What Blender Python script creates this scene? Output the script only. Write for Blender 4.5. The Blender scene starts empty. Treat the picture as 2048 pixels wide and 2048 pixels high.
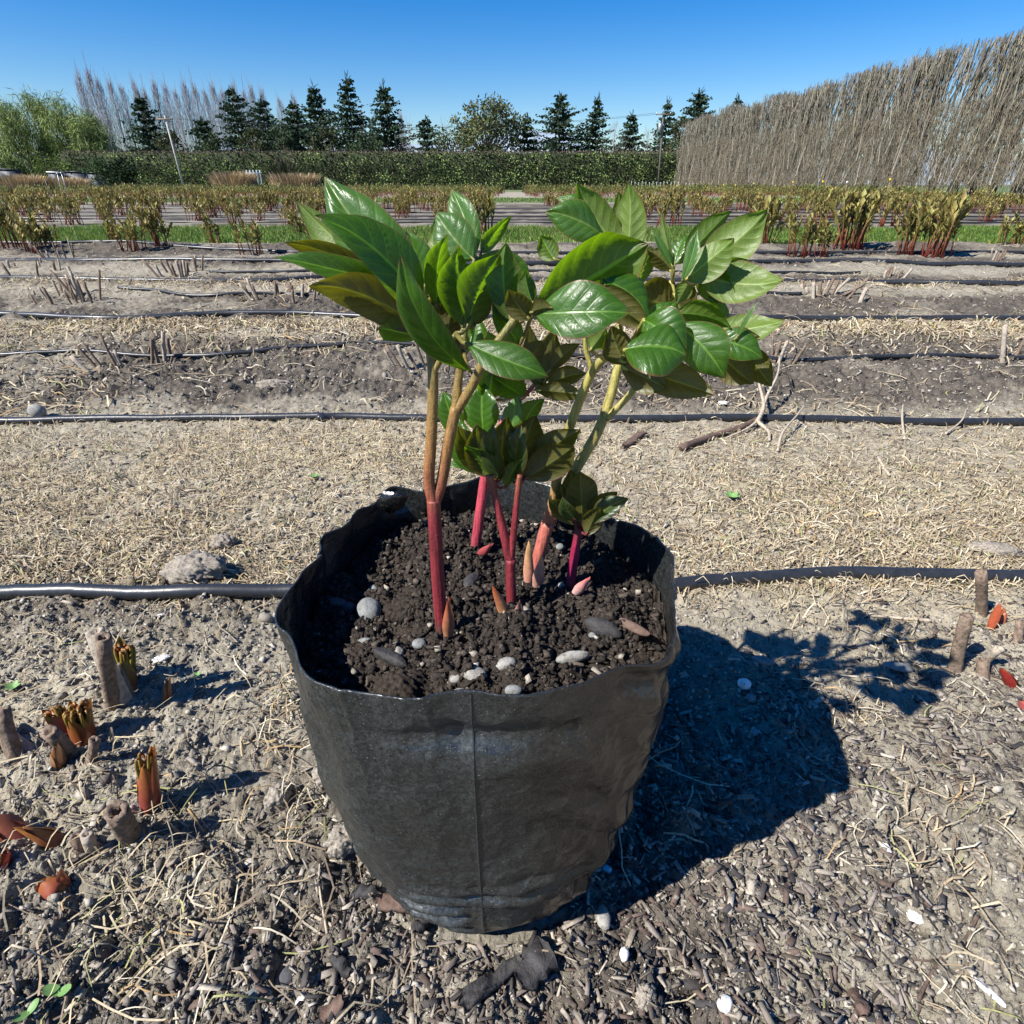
import bpy, math, random
import numpy as np
from mathutils import Vector, Matrix

# ------------------------------------------------------------------ camera, world, sun, exposure
sc = bpy.context.scene
COL = sc.collection
CAM_H = 0.6
PITCH = math.radians(28.6)
FPX = 1200.0
cam_d = bpy.data.cameras.new('camera')
cam = bpy.data.objects.new('camera', cam_d)
COL.objects.link(cam)
cam.location = (0, 0, CAM_H)
cam.rotation_euler = (math.radians(90) - PITCH, 0, 0)
cam_d.sensor_width = 36
cam_d.lens = FPX / 2048 * 36
cam_d.clip_start = 0.02
cam_d.clip_end = 20000
sc.camera = cam

SUN_EL = math.radians(46)
SH = Vector((0.883, 0.469, 0))            # ground direction in which shadows fall
world = bpy.data.worlds.new('World')
sc.world = world
world.use_nodes = True
wn = world.node_tree
wn.nodes.clear()
w_out = wn.nodes.new('ShaderNodeOutputWorld')
w_bg = wn.nodes.new('ShaderNodeBackground')
w_sky = wn.nodes.new('ShaderNodeTexSky')
w_sky.sky_type = 'NISHITA'
w_sky.sun_disc = False
w_sky.sun_elevation = SUN_EL
w_sky.sun_rotation = math.atan2(-SH.x, -SH.y)
w_sky.air_density = 1.0
w_sky.dust_density = 0.2
w_sky.ozone_density = 4.0
w_hs = wn.nodes.new('ShaderNodeHueSaturation')
w_hs.inputs['Saturation'].default_value = 1.5
w_hs.inputs['Hue'].default_value = 0.512
w_hs.inputs['Value'].default_value = 1.12
wn.links.new(w_sky.outputs[0], w_hs.inputs['Color'])
wn.links.new(w_hs.outputs[0], w_bg.inputs['Color'])
w_bg.inputs['Strength'].default_value = 0.068
wn.links.new(w_bg.outputs[0], w_out.inputs[0])

sun_d = bpy.data.lights.new('sun', 'SUN')
sun = bpy.data.objects.new('sun', sun_d)
COL.objects.link(sun)
sun_d.energy = 5.0
sun_d.angle = math.radians(0.5)
sun_d.color = (1.0, 0.96, 0.9)
ldir = Vector((SH.x * math.cos(SUN_EL), SH.y * math.cos(SUN_EL), -math.sin(SUN_EL)))
sun.rotation_euler = ldir.to_track_quat('-Z', 'Y').to_euler()
sun.location = (-20, -10, 30)
sc.view_settings.view_transform = 'Standard'
sc.view_settings.look = 'None'
sc.view_settings.gamma = 1
sc.view_settings.exposure = 0.92
sc.cycles.max_bounces = 8
sc.cycles.transparent_max_bounces = 8

# ------------------------------------------------------------------ geometry helpers
rng = np.random.default_rng(7)
random.seed(7)
SP, CP = math.sin(PITCH), math.cos(PITCH)


def ray(px, py):
    u, v = (px - 1024) / FPX, (1024 - py) / FPX
    return Vector((u, CP + v * SP, -SP + v * CP))


def P(px, py, Y):
    """point seen at photograph pixel (px, py) at ground distance Y"""
    r = ray(px, py)
    return Vector((0, 0, CAM_H)) + r * (Y / r.y)


def PZ(px, py, z=0.0):
    """point seen at that pixel on the level z"""
    r = ray(px, py)
    return Vector((0, 0, CAM_H)) + r * ((z - CAM_H) / r.z)


def depth(p):
    return p.y * CP + (CAM_H - p.z) * SP


_perm = rng.integers(0, 1 << 30, 4096)


def _h(ix, iy, s):
    k = (ix * 374761393 + iy * 668265263 + s * 2147483) & 0xffffffff
    k = (k ^ (k >> 13)) * 1274126177 & 0xffffffff
    k = (k ^ (k >> 16)) & 0xffff
    return k / 65535.0


def vnoise(x, y, s=0):
    x = np.asarray(x, float); y = np.asarray(y, float)
    ix = np.floor(x).astype(np.int64); iy = np.floor(y).astype(np.int64)
    fx = x - ix; fy = y - iy
    fx = fx * fx * (3 - 2 * fx); fy = fy * fy * (3 - 2 * fy)
    a = _h(ix, iy, s); b = _h(ix + 1, iy, s); c = _h(ix, iy + 1, s); d = _h(ix + 1, iy + 1, s)
    return (a + (b - a) * fx) * (1 - fy) + (c + (d - c) * fx) * fy


def fbm(x, y, s=0, o=3):
    r = 0; a = 1; t = 0
    for i in range(o):
        r = r + a * vnoise(x * 2 ** i + 17.3 * i, y * 2 ** i - 9.1 * i, s + i)
        t += a; a *= .5
    return r / t


def cell(x, y, s=0):
    """lumpy cellular noise: 1 in the middle of a clod, 0 in the gap"""
    ix = np.floor(x).astype(np.int64); iy = np.floor(y).astype(np.int64)
    best = np.full(np.shape(x), 9.0); hh = np.zeros(np.shape(x))
    for i in (-1, 0, 1):
        for j in (-1, 0, 1):
            cx = ix + i; cy = iy + j
            dx = cx + _h(cx, cy, s) - x; dy = cy + _h(cx, cy, s + 5) - y
            d = dx * dx + dy * dy
            m = d < best
            best = np.where(m, d, best); hh = np.where(m, _h(cx, cy, s + 9), hh)
    return np.clip(1 - best * 1.3, 0, 1) * hh


def turb(x, y, s=0, o=4):
    r = 0; a = 1; t = 0
    for i in range(o):
        r = r + a * np.abs(2 * vnoise(x * 2.1 ** i + 5.7 * i, y * 2.1 ** i - 3.3 * i, s + i) - 1)
        t += a; a *= .58
    return r / t - .35


def sstep(a, b, x):
    t = np.clip((x - a) / (b - a), 0, 1)
    return t * t * (3 - 2 * t)


def mesh_np(name, V, F, mat=None, parent=None, smooth=False, attrs=None, uv=None, link=True):
    """V (n,3), F (m,k) same-size faces"""
    me = bpy.data.meshes.new(name)
    V = np.ascontiguousarray(V, dtype=np.float32); F = np.ascontiguousarray(F, dtype=np.int32)
    n, m, k = len(V), len(F), F.shape[1]
    me.vertices.add(n); me.vertices.foreach_set('co', V.ravel())
    me.loops.add(m * k); me.loops.foreach_set('vertex_index', F.ravel())
    me.polygons.add(m)
    me.polygons.foreach_set('loop_start', np.arange(0, m * k, k, dtype=np.int32))
    me.polygons.foreach_set('loop_total', np.full(m, k, dtype=np.int32))
    if smooth:
        me.polygons.foreach_set('use_smooth', np.ones(m, dtype=bool))
    me.update(calc_edges=True)
    if attrs:
        for an, arr in attrs.items():
            arr = np.asarray(arr, np.float32)
            if arr.ndim == 2:
                c4 = np.ones((n, 4), np.float32); c4[:, :3] = arr
                a = me.attributes.new(an, 'FLOAT_COLOR', 'POINT'); a.data.foreach_set('color', c4.ravel())
            else:
                a = me.attributes.new(an, 'FLOAT', 'POINT'); a.data.foreach_set('value', arr)
    if uv is not None:
        l = me.uv_layers.new(name='UVMap')
        l.data.foreach_set('uv', np.ascontiguousarray(uv[F.ravel()], dtype=np.float32).ravel())
    if mat: me.materials.append(mat)
    if not link: return me
    o = bpy.data.objects.new(name, me); COL.objects.link(o)
    if parent: o.parent = parent
    return o


def tag(o, label=None, cat=None, group=None, kind=None):
    if label: o['label'] = label
    if cat: o['category'] = cat
    if group: o['group'] = group
    if kind: o['kind'] = kind
    return o


def empty(name, loc, label=None, cat=None, group=None, rz=0):
    o = bpy.data.objects.new(name, None); COL.objects.link(o)
    o.location = loc; o.rotation_euler = (0, 0, rz); o.empty_display_size = .05
    return tag(o, label, cat, group)


class MB:
    """collects pieces (quads/tris as quads) with a colour per vertex"""
    def __init__(s): s.V = []; s.F = []; s.C = []; s.U = []; s.n = 0

    def add(s, V, F, c=(1, 1, 1), uv=None):
        V = np.asarray(V, float); F = np.asarray(F, int)
        if F.shape[1] == 3: F = np.c_[F, F[:, 2]]
        s.V.append(V); s.F.append(F + s.n); s.n += len(V)
        c = np.asarray(c, float)
        s.C.append(np.tile(c, (len(V), 1)) if c.ndim == 1 else c)
        s.U.append(np.zeros((len(V), 2)) if uv is None else uv)

    def build(s, name, mat, parent=None, origin=(0, 0, 0), smooth=True, link=True):
        V = np.concatenate(s.V) - np.asarray(origin, float); F = np.concatenate(s.F)
        tri = F[:, 2] == F[:, 3]
        C = np.concatenate(s.C); U = np.concatenate(s.U)
        me = bpy.data.meshes.new(name)
        nv = len(V); nq = int((~tri).sum()); nt = int(tri.sum())
        idx = np.concatenate([F[~tri].ravel(), F[tri][:, :3].ravel()]).astype(np.int32)
        me.vertices.add(nv); me.vertices.foreach_set('co', V.astype(np.float32).ravel())
        me.loops.add(len(idx)); me.loops.foreach_set('vertex_index', idx)
        me.polygons.add(nq + nt)
        st = np.concatenate([np.arange(nq) * 4, nq * 4 + np.arange(nt) * 3]).astype(np.int32)
        tt = np.concatenate([np.full(nq, 4), np.full(nt, 3)]).astype(np.int32)
        me.polygons.foreach_set('loop_start', st); me.polygons.foreach_set('loop_total', tt)
        if smooth: me.polygons.foreach_set('use_smooth', np.ones(nq + nt, dtype=bool))
        me.update(calc_edges=True)
        c4 = np.ones((nv, 4), np.float32); c4[:, :3] = C
        a = me.attributes.new('col', 'FLOAT_COLOR', 'POINT'); a.data.foreach_set('color', c4.ravel())
        l = me.uv_layers.new(name='UVMap'); l.data.foreach_set('uv', U[idx].astype(np.float32).ravel())
        if mat: me.materials.append(mat)
        if not link: return me
        o = bpy.data.objects.new(name, me); COL.objects.link(o)
        if parent: o.parent = parent
        return o

    def tube(s, pts, rad, c=(1, 1, 1), sides=6, cap=True, hollow=False):
        pts = [Vector(p) for p in pts]; n = len(pts)
        rad = [rad] * n if not hasattr(rad, '__len__') else rad
        V = []; C = []
        ref = Vector((0, 0, 1)) if abs((pts[-1] - pts[0]).normalized().z) < .9 else Vector((0, 1, 0))
        for i, p in enumerate(pts):
            t = (pts[min(i + 1, n - 1)] - pts[max(i - 1, 0)])
            if t.length < 1e-9: t = Vector((0, 0, 1))
            t.normalize()
            a = t.cross(ref)
            if a.length < 1e-4: a = t.cross(Vector((1, 0, 0)))
            a.normalize(); b = t.cross(a)
            for k in range(sides):
                q = 2 * math.pi * k / sides
                V.append(p + (a * math.cos(q) + b * math.sin(q)) * rad[i])
        F = [[i * sides + k, i * sides + (k + 1) % sides, (i + 1) * sides + (k + 1) % sides, (i + 1) * sides + k]
             for i in range(n - 1) for k in range(sides)]
        if cap:
            for e, pp in ((0, pts[0]), (n - 1, pts[-1])):
                V.append(pp); ci = len(V) - 1
                for k in range(sides):
                    x, y = e * sides + k, e * sides + (k + 1) % sides
                    F.append([ci, x, y, y] if e else [ci, y, x, x])
        if hasattr(c, 'ndim') and c.ndim == 2: cc = np.repeat(c, sides, axis=0); cc = np.concatenate([cc, np.tile(cc[-1], (len(V) - len(cc), 1))])
        else: cc = c
        s.add([tuple(v) for v in V], F, cc)


def catmull(pts, k=6):
    pts = [Vector(p) for p in pts]
    out = []
    for i in range(len(pts) - 1):
        p0 = pts[max(i - 1, 0)]; p1 = pts[i]; p2 = pts[i + 1]; p3 = pts[min(i + 2, len(pts) - 1)]
        for j in range(k):
            t = j / k
            out.append(.5 * ((2 * p1) + (p2 - p0) * t + (2 * p0 - 5 * p1 + 4 * p2 - p3) * t * t + (3 * p1 - p0 - 3 * p2 + p3) * t ** 3))
    out.append(pts[-1])
    return out


def bulk(T, TF, loc, R, scale, col):
    """many copies of a small template: T (t,3) TF (f,k) loc (n,3) R (n,3,3) scale (n,3) col (n,3)"""
    n = len(loc); t = len(T)
    V = T[None] * scale[:, None, :]
    V = np.einsum('nij,ntj->nti', R, V) + loc[:, None, :]
    F = (TF[None] + (np.arange(n) * t)[:, None, None]).reshape(-1, TF.shape[1])
    return V.reshape(-1, 3), F, np.repeat(col, t, axis=0)


def rotz(a):
    c, s = np.cos(a), np.sin(a); z = np.zeros_like(a); o = np.ones_like(a)
    return np.stack([np.stack([c, -s, z], -1), np.stack([s, c, z], -1), np.stack([z, z, o], -1)], -2)


def rotx(a):
    c, s = np.cos(a), np.sin(a); z = np.zeros_like(a); o = np.ones_like(a)
    return np.stack([np.stack([o, z, z], -1), np.stack([z, c, -s], -1), np.stack([z, s, c], -1)], -2)


def roty(a):
    c, s = np.cos(a), np.sin(a); z = np.zeros_like(a); o = np.ones_like(a)
    return np.stack([np.stack([c, z, s], -1), np.stack([z, o, z], -1), np.stack([-s, z, c], -1)], -2)


# ------------------------------------------------------------------ materials
class NT:
    def __init__(s, name):
        s.m = bpy.data.materials.new(name); s.m.use_nodes = True
        s.t = s.m.node_tree; s.t.nodes.clear()
        s.out = s.n('OutputMaterial')

    def n(s, typ, **kw):
        x = s.t.nodes.new('ShaderNode' + typ)
        for k, v in kw.items(): setattr(x, k, v)
        return x

    def l(s, a, b): s.t.links.new(a, b)

    def noise(s, scale, detail=3, rough=.6, vec=None, dist=0):
        x = s.n('TexNoise'); x.inputs['Scale'].default_value = scale; x.inputs['Detail'].default_value = detail
        x.inputs['Roughness'].default_value = rough; x.inputs['Distortion'].default_value = dist
        if vec is not None: s.l(vec, x.inputs['Vector'])
        return x.outputs['Fac']

    def ramp(s, fac, stops, interp='LINEAR'):
        r = s.n('ValToRGB'); r.color_ramp.interpolation = interp
        e = r.color_ramp.elements
        while len(e) < len(stops): e.new(.5)
        for i, (p, c) in enumerate(stops):
            e[i].position = p
            e[i].color = (c, c, c, 1) if not hasattr(c, '__len__') else (*c, 1)
        s.l(fac, r.inputs['Fac'])
        return r.outputs['Color']

    def mix(s, fac, a, b, mode='MIX'):
        x = s.n('MixRGB', blend_type=mode)
        for v, i in ((fac, 0), (a, 1), (b, 2)):
            if hasattr(v, 'is_output') or hasattr(v, 'links'): s.l(v, x.inputs[i])
            elif hasattr(v, '__len__'): x.inputs[i].default_value = (*v, 1)
            else: x.inputs[i].default_value = v if i == 0 else (v, v, v, 1)
        return x.outputs[0]

    def math(s, op, a, b=0.0):
        x = s.n('Math', operation=op)
        for v, i in ((a, 0), (b, 1)):
            if hasattr(v, 'links'): s.l(v, x.inputs[i])
            else: x.inputs[i].default_value = v
        return x.outputs[0]

    def attr(s, name, color=False):
        a = s.n('Attribute', attribute_name=name)
        return a.outputs['Color' if color else 'Fac']

    def bump(s, h, strength=.5, dist=.01, normal=None):
        b = s.n('Bump'); b.inputs['Strength'].default_value = strength; b.inputs['Distance'].default_value = dist
        s.l(h, b.inputs['Height'])
        if normal is not None: s.l(normal, b.inputs['Normal'])
        return b.outputs[0]

    def bsdf(s, col, rough=.8, spec=.3, normal=None, link=True, **kw):
        b = s.n('BsdfPrincipled')
        for v, k in ((col, 'Base Color'), (rough, 'Roughness'), (spec, 'Specular IOR Level')):
            if hasattr(v, 'links'): s.l(v, b.inputs[k])
            elif hasattr(v, '__len__'): b.inputs[k].default_value = (*v, 1)
            else: b.inputs[k].default_value = v
        if normal is not None: s.l(normal, b.inputs['Normal'])
        if link: s.l(b.outputs[0], s.out.inputs['Surface'])
        return b


def mat_vc(name, rough=.8, spec=.25, nscale=40, var=.35, transl=0.0, bump=0):
    """vertex colour times a little noise"""
    t = NT(name)
    c = t.attr('col', True)
    g = t.n('NewGeometry')
    nz = t.noise(nscale, 3, .6, g.outputs['Position'])
    k = t.ramp(nz, [(.3, 1 - var), (.7, 1 + var * .6)])
    c = t.mix(1.0, c, k, 'MULTIPLY')
    nm = t.bump(nz, bump, 1 / nscale * .5) if bump else None
    if transl:
        b = t.bsdf(c, rough, spec, nm, link=False)
        tr = t.n('BsdfTranslucent'); t.l(c, tr.inputs[0])
        mx = t.n('MixShader'); mx.inputs[0].default_value = transl
        t.l(b.outputs[0], mx.inputs[1]); t.l(tr.outputs[0], mx.inputs[2]); t.l(mx.outputs[0], t.out.inputs[0])
    else:
        t.bsdf(c, rough, spec, nm)
    return t.m


def mat_ground():
    t = NT('ground_soil')
    g = t.n('NewGeometry'); pos = g.outputs['Position']
    n1 = t.noise(3.2, 4, .6, pos); n2 = t.noise(38, 5, .7, pos); n3 = t.noise(210, 4, .75, pos)
    pale = t.mix(t.ramp(n2, [(.35, 0), (.65, 1)]), (.215, .190, .142), (.37, .338, .265))
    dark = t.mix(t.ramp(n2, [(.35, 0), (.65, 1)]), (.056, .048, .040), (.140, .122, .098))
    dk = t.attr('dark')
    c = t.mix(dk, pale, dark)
    c = t.mix(t.ramp(n3, [(.30, .65), (.48, 0)]), c, (.055, .047, .04))
    c = t.mix(t.ramp(n3, [(.62, 0), (.74, .6)]), c, (.42, .38, .32))
    # dry straw tint in flattened streaks
    mp = t.n('Mapping'); mp.inputs['Scale'].default_value = (30, 110, 40); mp.inputs['Rotation'].default_value = (0, 0, .25)
    t.l(pos, mp.inputs['Vector'])
    n4 = t.noise(1.0, 5, .75, mp.outputs[0], 2.0)
    st = t.attr('straw')
    stm = t.math('MULTIPLY', st, t.ramp(n4, [(.42, .12), (.60, 1)]))
    c = t.mix(stm, c, (.42, .35, .225))
    gr = t.attr('grass')
    gcol = t.mix(t.noise(9, 4, .7, pos), (.035, .07, .015), (.09, .15, .03))
    c = t.mix(gr, c, gcol)
    hh = t.math('ADD', n3, t.math('MULTIPLY', n4, .5))
    nm = t.bump(hh, .55, .006)
    nm = t.bump(n2, .35, .02, nm)
    t.bsdf(c, .95, .12, nm)
    return t.m


def mat_leaf(name, top, under, trans, vein, rough=.28, tamt=.35, edge=(.16, .05, .03)):
    t = NT(name)
    g = t.n('NewGeometry')
    uvn = t.n('UVMap'); sep = t.n('SeparateXYZ'); t.l(uvn.outputs[0], sep.inputs[0])
    s, v = sep.outputs[0], sep.outputs[1]          # s along, v = signed across
    av = t.math('ABSOLUTE', v)
    mid = t.ramp(av, [(.03, 1), (.08, 0)])
    ph = t.math('SUBTRACT', t.math('MULTIPLY', s, 7.0), t.math('MULTIPLY', av, 1.7))
    fr = t.math('FRACT', ph)
    lat = t.ramp(fr, [(.0, .9), (.12, 0), (.88, 0), (1, .9)])
    oi = t.n('ObjectInfo')
    net = t.n('TexVoronoi', feature='DISTANCE_TO_EDGE'); net.inputs['Scale'].default_value = 260
    t.l(g.outputs['Position'], net.inputs['Vector'])
    netm = t.ramp(net.outputs['Distance'], [(.0, .35), (.12, 0)])
    vm = t.math('MAXIMUM', t.math('MAXIMUM', mid, t.math('MULTIPLY', lat, .38)), t.math('MULTIPLY', netm, .35))
    nz = t.noise(60, 3, .6, g.outputs['Position'])
    topc = t.mix(t.ramp(nz, [(.3, 0), (.7, 1)]), tuple(x * .75 for x in top), tuple(x * 1.2 for x in top))
    topc = t.mix(t.ramp(oi.outputs['Random'], [(0, 0), (1, .5)]), topc, tuple(x * .6 for x in top))
    topc = t.mix(t.math('MULTIPLY', vm, .45), topc, vein)
    undc = t.mix(t.math('MULTIPLY', vm, .7), under, vein)
    c = t.mix(g.outputs['Backfacing'], topc, undc)
    em = t.ramp(av, [(.93, 0), (.985, .8)])
    c = t.mix(em, c, edge)
    tipm = t.ramp(s, [(.93, 0), (1.0, .7)])
    c = t.mix(tipm, c, edge)
    rgn = t.ramp(t.noise(28, 4, .7, g.outputs['Position']), [(.35, rough - .06), (.7, rough + .16)])
    rg = t.mix(g.outputs['Backfacing'], rgn, (.5,) * 3)
    nm = t.bump(t.math('ADD', t.math('MULTIPLY', vm, -1), t.math('MULTIPLY', nz, .5)), .22, .0022)
    b = t.bsdf(c, rg, .6, nm, link=False)
    tr = t.n('BsdfTranslucent')
    tc = t.mix(t.math('MULTIPLY', vm, .9), tuple(x * .85 for x in trans), tuple(min(1, x * 2.2) for x in trans))
    t.l(tc, tr.inputs[0])
    mx = t.n('MixShader'); mx.inputs[0].default_value = tamt
    t.l(b.outputs[0], mx.inputs[1]); t.l(tr.outputs[0], mx.inputs[2]); t.l(mx.outputs[0], t.out.inputs[0])
    return t.m


def mat_stem(name, low, mid, top, z0, z1, z2):
    t = NT(name)
    g = t.n('NewGeometry'); sp = t.n('SeparateXYZ'); t.l(g.outputs['Position'], sp.inputs[0])
    nz = t.noise(90, 3, .6, g.outputs['Position'])
    mr = t.n('MapRange'); mr.inputs['From Min'].default_value = z0; mr.inputs['From Max'].default_value = z2
    t.l(t.math('ADD', sp.outputs[2], t.math('MULTIPLY', t.math('SUBTRACT', nz, .5), .02)), mr.inputs[0])
    m = (z1 - z0) / (z2 - z0)
    c = t.ramp(mr.outputs[0], [(0, low), (max(m - .15, .05), low), (min(m + .1, .9), mid), (1, top)])
    mp = t.n('Mapping'); mp.inputs['Scale'].default_value = (400, 400, 25); t.l(g.outputs['Position'], mp.inputs[0])
    st = t.noise(1, 3, .6, mp.outputs[0])
    c = t.mix(1.0, c, t.ramp(st, [(.3, .60), (.7, 1.35)]), 'MULTIPLY')
    bl = t.noise(230, 4, .7, g.outputs['Position'])
    c = t.mix(t.ramp(bl, [(.58, 0), (.70, .45)]), c, (.10, .03, .02))
    c = t.mix(t.ramp(sp.outputs[2], [(.300, .8), (.312, 0)]), c, (.06, .045, .035))
    t.bsdf(c, .46, .4, t.bump(t.math('ADD', st, bl), .45, .002))
    return t.m


def mat_bag():
    t = NT('black_polythene')
    g = t.n('NewGeometry'); pos = g.outputs['Position']
    n1 = t.noise(11, 5, .7, pos); n2 = t.noise(260, 6, .85, pos); n3 = t.noise(900, 3, .8, pos)
    mp = t.n('Mapping'); mp.inputs['Scale'].default_value = (55, 55, 420); t.l(pos, mp.inputs[0])
    scr = t.noise(1, 6, .85, mp.outputs[0], 1.2)
    mp2 = t.n('Mapping'); mp2.inputs['Scale'].default_value = (300, 300, 14); t.l(pos, mp2.inputs[0])
    ver = t.noise(1, 4, .7, mp2.outputs[0], .4)
    dust = t.math('MULTIPLY', t.ramp(n1, [(.30, .30), (.68, 1)]), t.ramp(n2, [(.40, .15), (.62, 1)]))
    dust = t.math('ADD', dust, t.math('MULTIPLY', t.ramp(scr, [(.54, 0), (.66, 1)]), .45))
    dust = t.math('ADD', dust, t.math('MULTIPLY', t.ramp(ver, [(.55, 0), (.7, 1)]), .2))
    dust = t.math('MULTIPLY', dust, t.attr('dust'))
    c = t.mix(t.math('MULTIPLY', dust, .8), (.005, .0055, .006), (.055, .062, .060))
    c = t.mix(t.ramp(n3, [(.64, 0), (.69, .8)]), c, (.36, .35, .32))
    c = t.mix(t.math('MULTIPLY', t.attr('bare'), .75), c, (.030, .023, .016))  # brown of reflected light put into the film colour
    rg = t.ramp(dust, [(0, .23), (.9, .45)])
    cre = t.n('TexVoronoi', feature='DISTANCE_TO_EDGE'); cre.inputs['Scale'].default_value = 26
    dn = t.n('MixRGB', blend_type='ADD'); dn.inputs[0].default_value = .12
    nn_ = t.n('TexNoise'); nn_.inputs['Scale'].default_value = 14; t.l(pos, nn_.inputs['Vector'])
    t.l(pos, dn.inputs[1]); t.l(nn_.outputs['Color'], dn.inputs[2]); t.l(dn.outputs[0], cre.inputs['Vector'])
    crf = t.ramp(cre.outputs['Distance'], [(0, 1), (.12, 0)])
    nm = t.bump(scr, .10, .0015)
    nm = t.bump(crf, .13, .004, nm)
    nm = t.bump(n1, .35, .012, nm)
    t.bsdf(c, rg, .6, nm)
    return t.m


def mat_simple(name, col, rough=.7, spec=.3, nscale=30, var=.25, bump=.3, metallic=0):
    t = NT(name)
    g = t.n('NewGeometry')
    nz = t.noise(nscale, 4, .65, g.outputs['Position'])
    c = t.mix(1.0, col, t.ramp(nz, [(.3, 1 - var), (.7, 1 + var)]), 'MULTIPLY')
    b = t.bsdf(c, rough, spec, t.bump(nz, bump, .3 / nscale))
    b.inputs['Metallic'].default_value = metallic
    return t.m


M_GROUND = mat_ground()
M_LEAF = mat_leaf('peony_leaf', (.034, .105, .006), (.075, .120, .014), (.22, .42, .004), (.17, .33, .05), .36, .40)
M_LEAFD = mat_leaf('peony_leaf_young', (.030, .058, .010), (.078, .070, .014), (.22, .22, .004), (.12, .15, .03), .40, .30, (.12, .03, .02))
M_LEAFP = mat_leaf('peony_leaf_pale', (.052, .14, .022), (.125, .185, .032), (.28, .50, .02), (.24, .31, .09), .33, .36, (.2, .1, .07))
M_STEM_A = mat_stem('stem_crimson_tan', (.19, .024, .03), (.25, .125, .040), (.15, .14, .035), .30, .425, .52)
M_STEM_C = mat_stem('stem_pink_olive', (.38, .11, .08), (.34, .27, .085), (.27, .25, .065), .30, .375, .5)
M_STEM_D = mat_stem('stem_rose', (.38, .05, .07), (.40, .08, .09), (.25, .2, .06), .30, .42, .5)
M_STEM_E = mat_stem('stem_dark_crimson', (.26, .012, .05), (.12, .02, .025), (.05, .02, .012), .30, .345, .39)
M_BAG = mat_bag()
M_VC = mat_vc('litter', .85, .15, 300, .3, 0, .2)
M_VCT = mat_vc('foliage_small', .55, .3, 60, .3, .25)
M_FAR = mat_vc('foliage_far', .7, .15, 3, .3, .15)
M_BARK = mat_vc('bark', .9, .1, 6, .35, 0, .3)
M_SOIL = mat_simple('potting_mix', (.033, .026, .021), .9, .12, 420, .75, 1.0)
M_HOSE = mat_simple('black_pipe', (.022, .024, .028), .38, .5, 60, .3, .12)

# ------------------------------------------------------------------ ground
BAGC = Vector((-.026, .422, 0))


def ground_h(x, y):
    x = np.asarray(x, float); y = np.asarray(y, float)
    near = 1 - sstep(2.0, 7.0, np.hypot(x, y))
    mid = 1 - sstep(9, 30, y)
    h = 0.03 * (fbm(x * .9 + 3, y * .9, 3, 2) - .5) * mid
    for c, w, a in ((2.62, .28, .05), (3.95, .3, .05), (5.2, .3, .04), (7.0, .35, .05)):
        h = h + a * np.exp(-((y - c) / w) ** 2) * (.5 + fbm(x * 1.3, y * .4, 12, 2))
    # planting row in the left foreground
    h = h + .03 * np.exp(-((x + .62) / .22) ** 2) * sstep(.9, .6, y) * sstep(.1, .3, y)
    bed = np.clip(.35 + dark_mask(x, y) * .5 + .4 * sstep(.5, .2, y) + .3 * sstep(-.2, -.5, x) * sstep(1., .7, y), 0, 1.2)
    h = h + near * (.014 * (fbm(x * 9, y * 9, 21, 3) - .5)
                    + bed * .030 * turb(x * 17, y * 17, 33, 5) + bed * .012 * cell(x * 19 + 2 * fbm(x * 30, y * 30, 4, 2), y * 19, 31) * sstep(.45, .62, fbm(x * 4, y * 4, 8, 2))
                    + bed * .005 * cell(x * 62 + fbm(x * 70, y * 70, 6, 2), y * 62, 41)
                    + bed * .0125 * turb(x * 105, y * 105, 51, 4)
                    + .003 * (fbm(x * 130, y * 130, 61, 2) - .5))
    h = h + (1 - near) * mid * .03 * (fbm(x * 4, y * 4, 71, 3) - .5)
    far_bed = sstep(1.4, 2.1, y) * sstep(11, 8.5, y) * (.45 + .55 * dark_mask(x, y))
    h = h + far_bed * (.050 * turb(x * 8, y * 8, 73, 4) + .016 * turb(x * 40, y * 40, 75, 2))
    r = np.hypot(x + .027, y - .407)
    k = sstep(.100, .122, r)
    h = h * k + (1 - k) * (-.004)
    return h


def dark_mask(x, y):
    """where the ground is dark: bed soil, bark, and shade painted in by the bag"""
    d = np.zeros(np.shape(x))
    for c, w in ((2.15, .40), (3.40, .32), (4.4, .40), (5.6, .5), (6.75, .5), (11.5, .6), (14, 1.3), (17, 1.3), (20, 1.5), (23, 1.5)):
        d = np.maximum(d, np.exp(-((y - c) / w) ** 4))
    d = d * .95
    # bark-strewn patch by the bag, painted darker to deepen its cast shadow
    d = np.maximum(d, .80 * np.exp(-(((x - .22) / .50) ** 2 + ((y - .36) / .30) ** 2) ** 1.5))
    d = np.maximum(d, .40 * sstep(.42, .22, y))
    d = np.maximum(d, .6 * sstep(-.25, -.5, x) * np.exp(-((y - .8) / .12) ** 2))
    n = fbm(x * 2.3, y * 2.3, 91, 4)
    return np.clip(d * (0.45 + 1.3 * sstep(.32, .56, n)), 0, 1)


def straw_mask(x, y):
    s = np.exp(-((y - 1.22) / .42) ** 4) + .8 * np.exp(-((y - 2.55) / .18) ** 2) * 0 + .75 * np.exp(-((y - 2.75) / .2) ** 2)
    s = s + .35 * np.exp(-((y - 4.2) / .3) ** 2) + .5 * np.exp(-((y - 7.4) / .18) ** 2)
    n = fbm(x * 2.7 + 5, y * 2.7, 95, 3)
    return np.clip(s * (.45 + .9 * sstep(.3, .6, n)) + .3 * sstep(.55, .7, n) * (y < 1), 0, 1)


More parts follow.
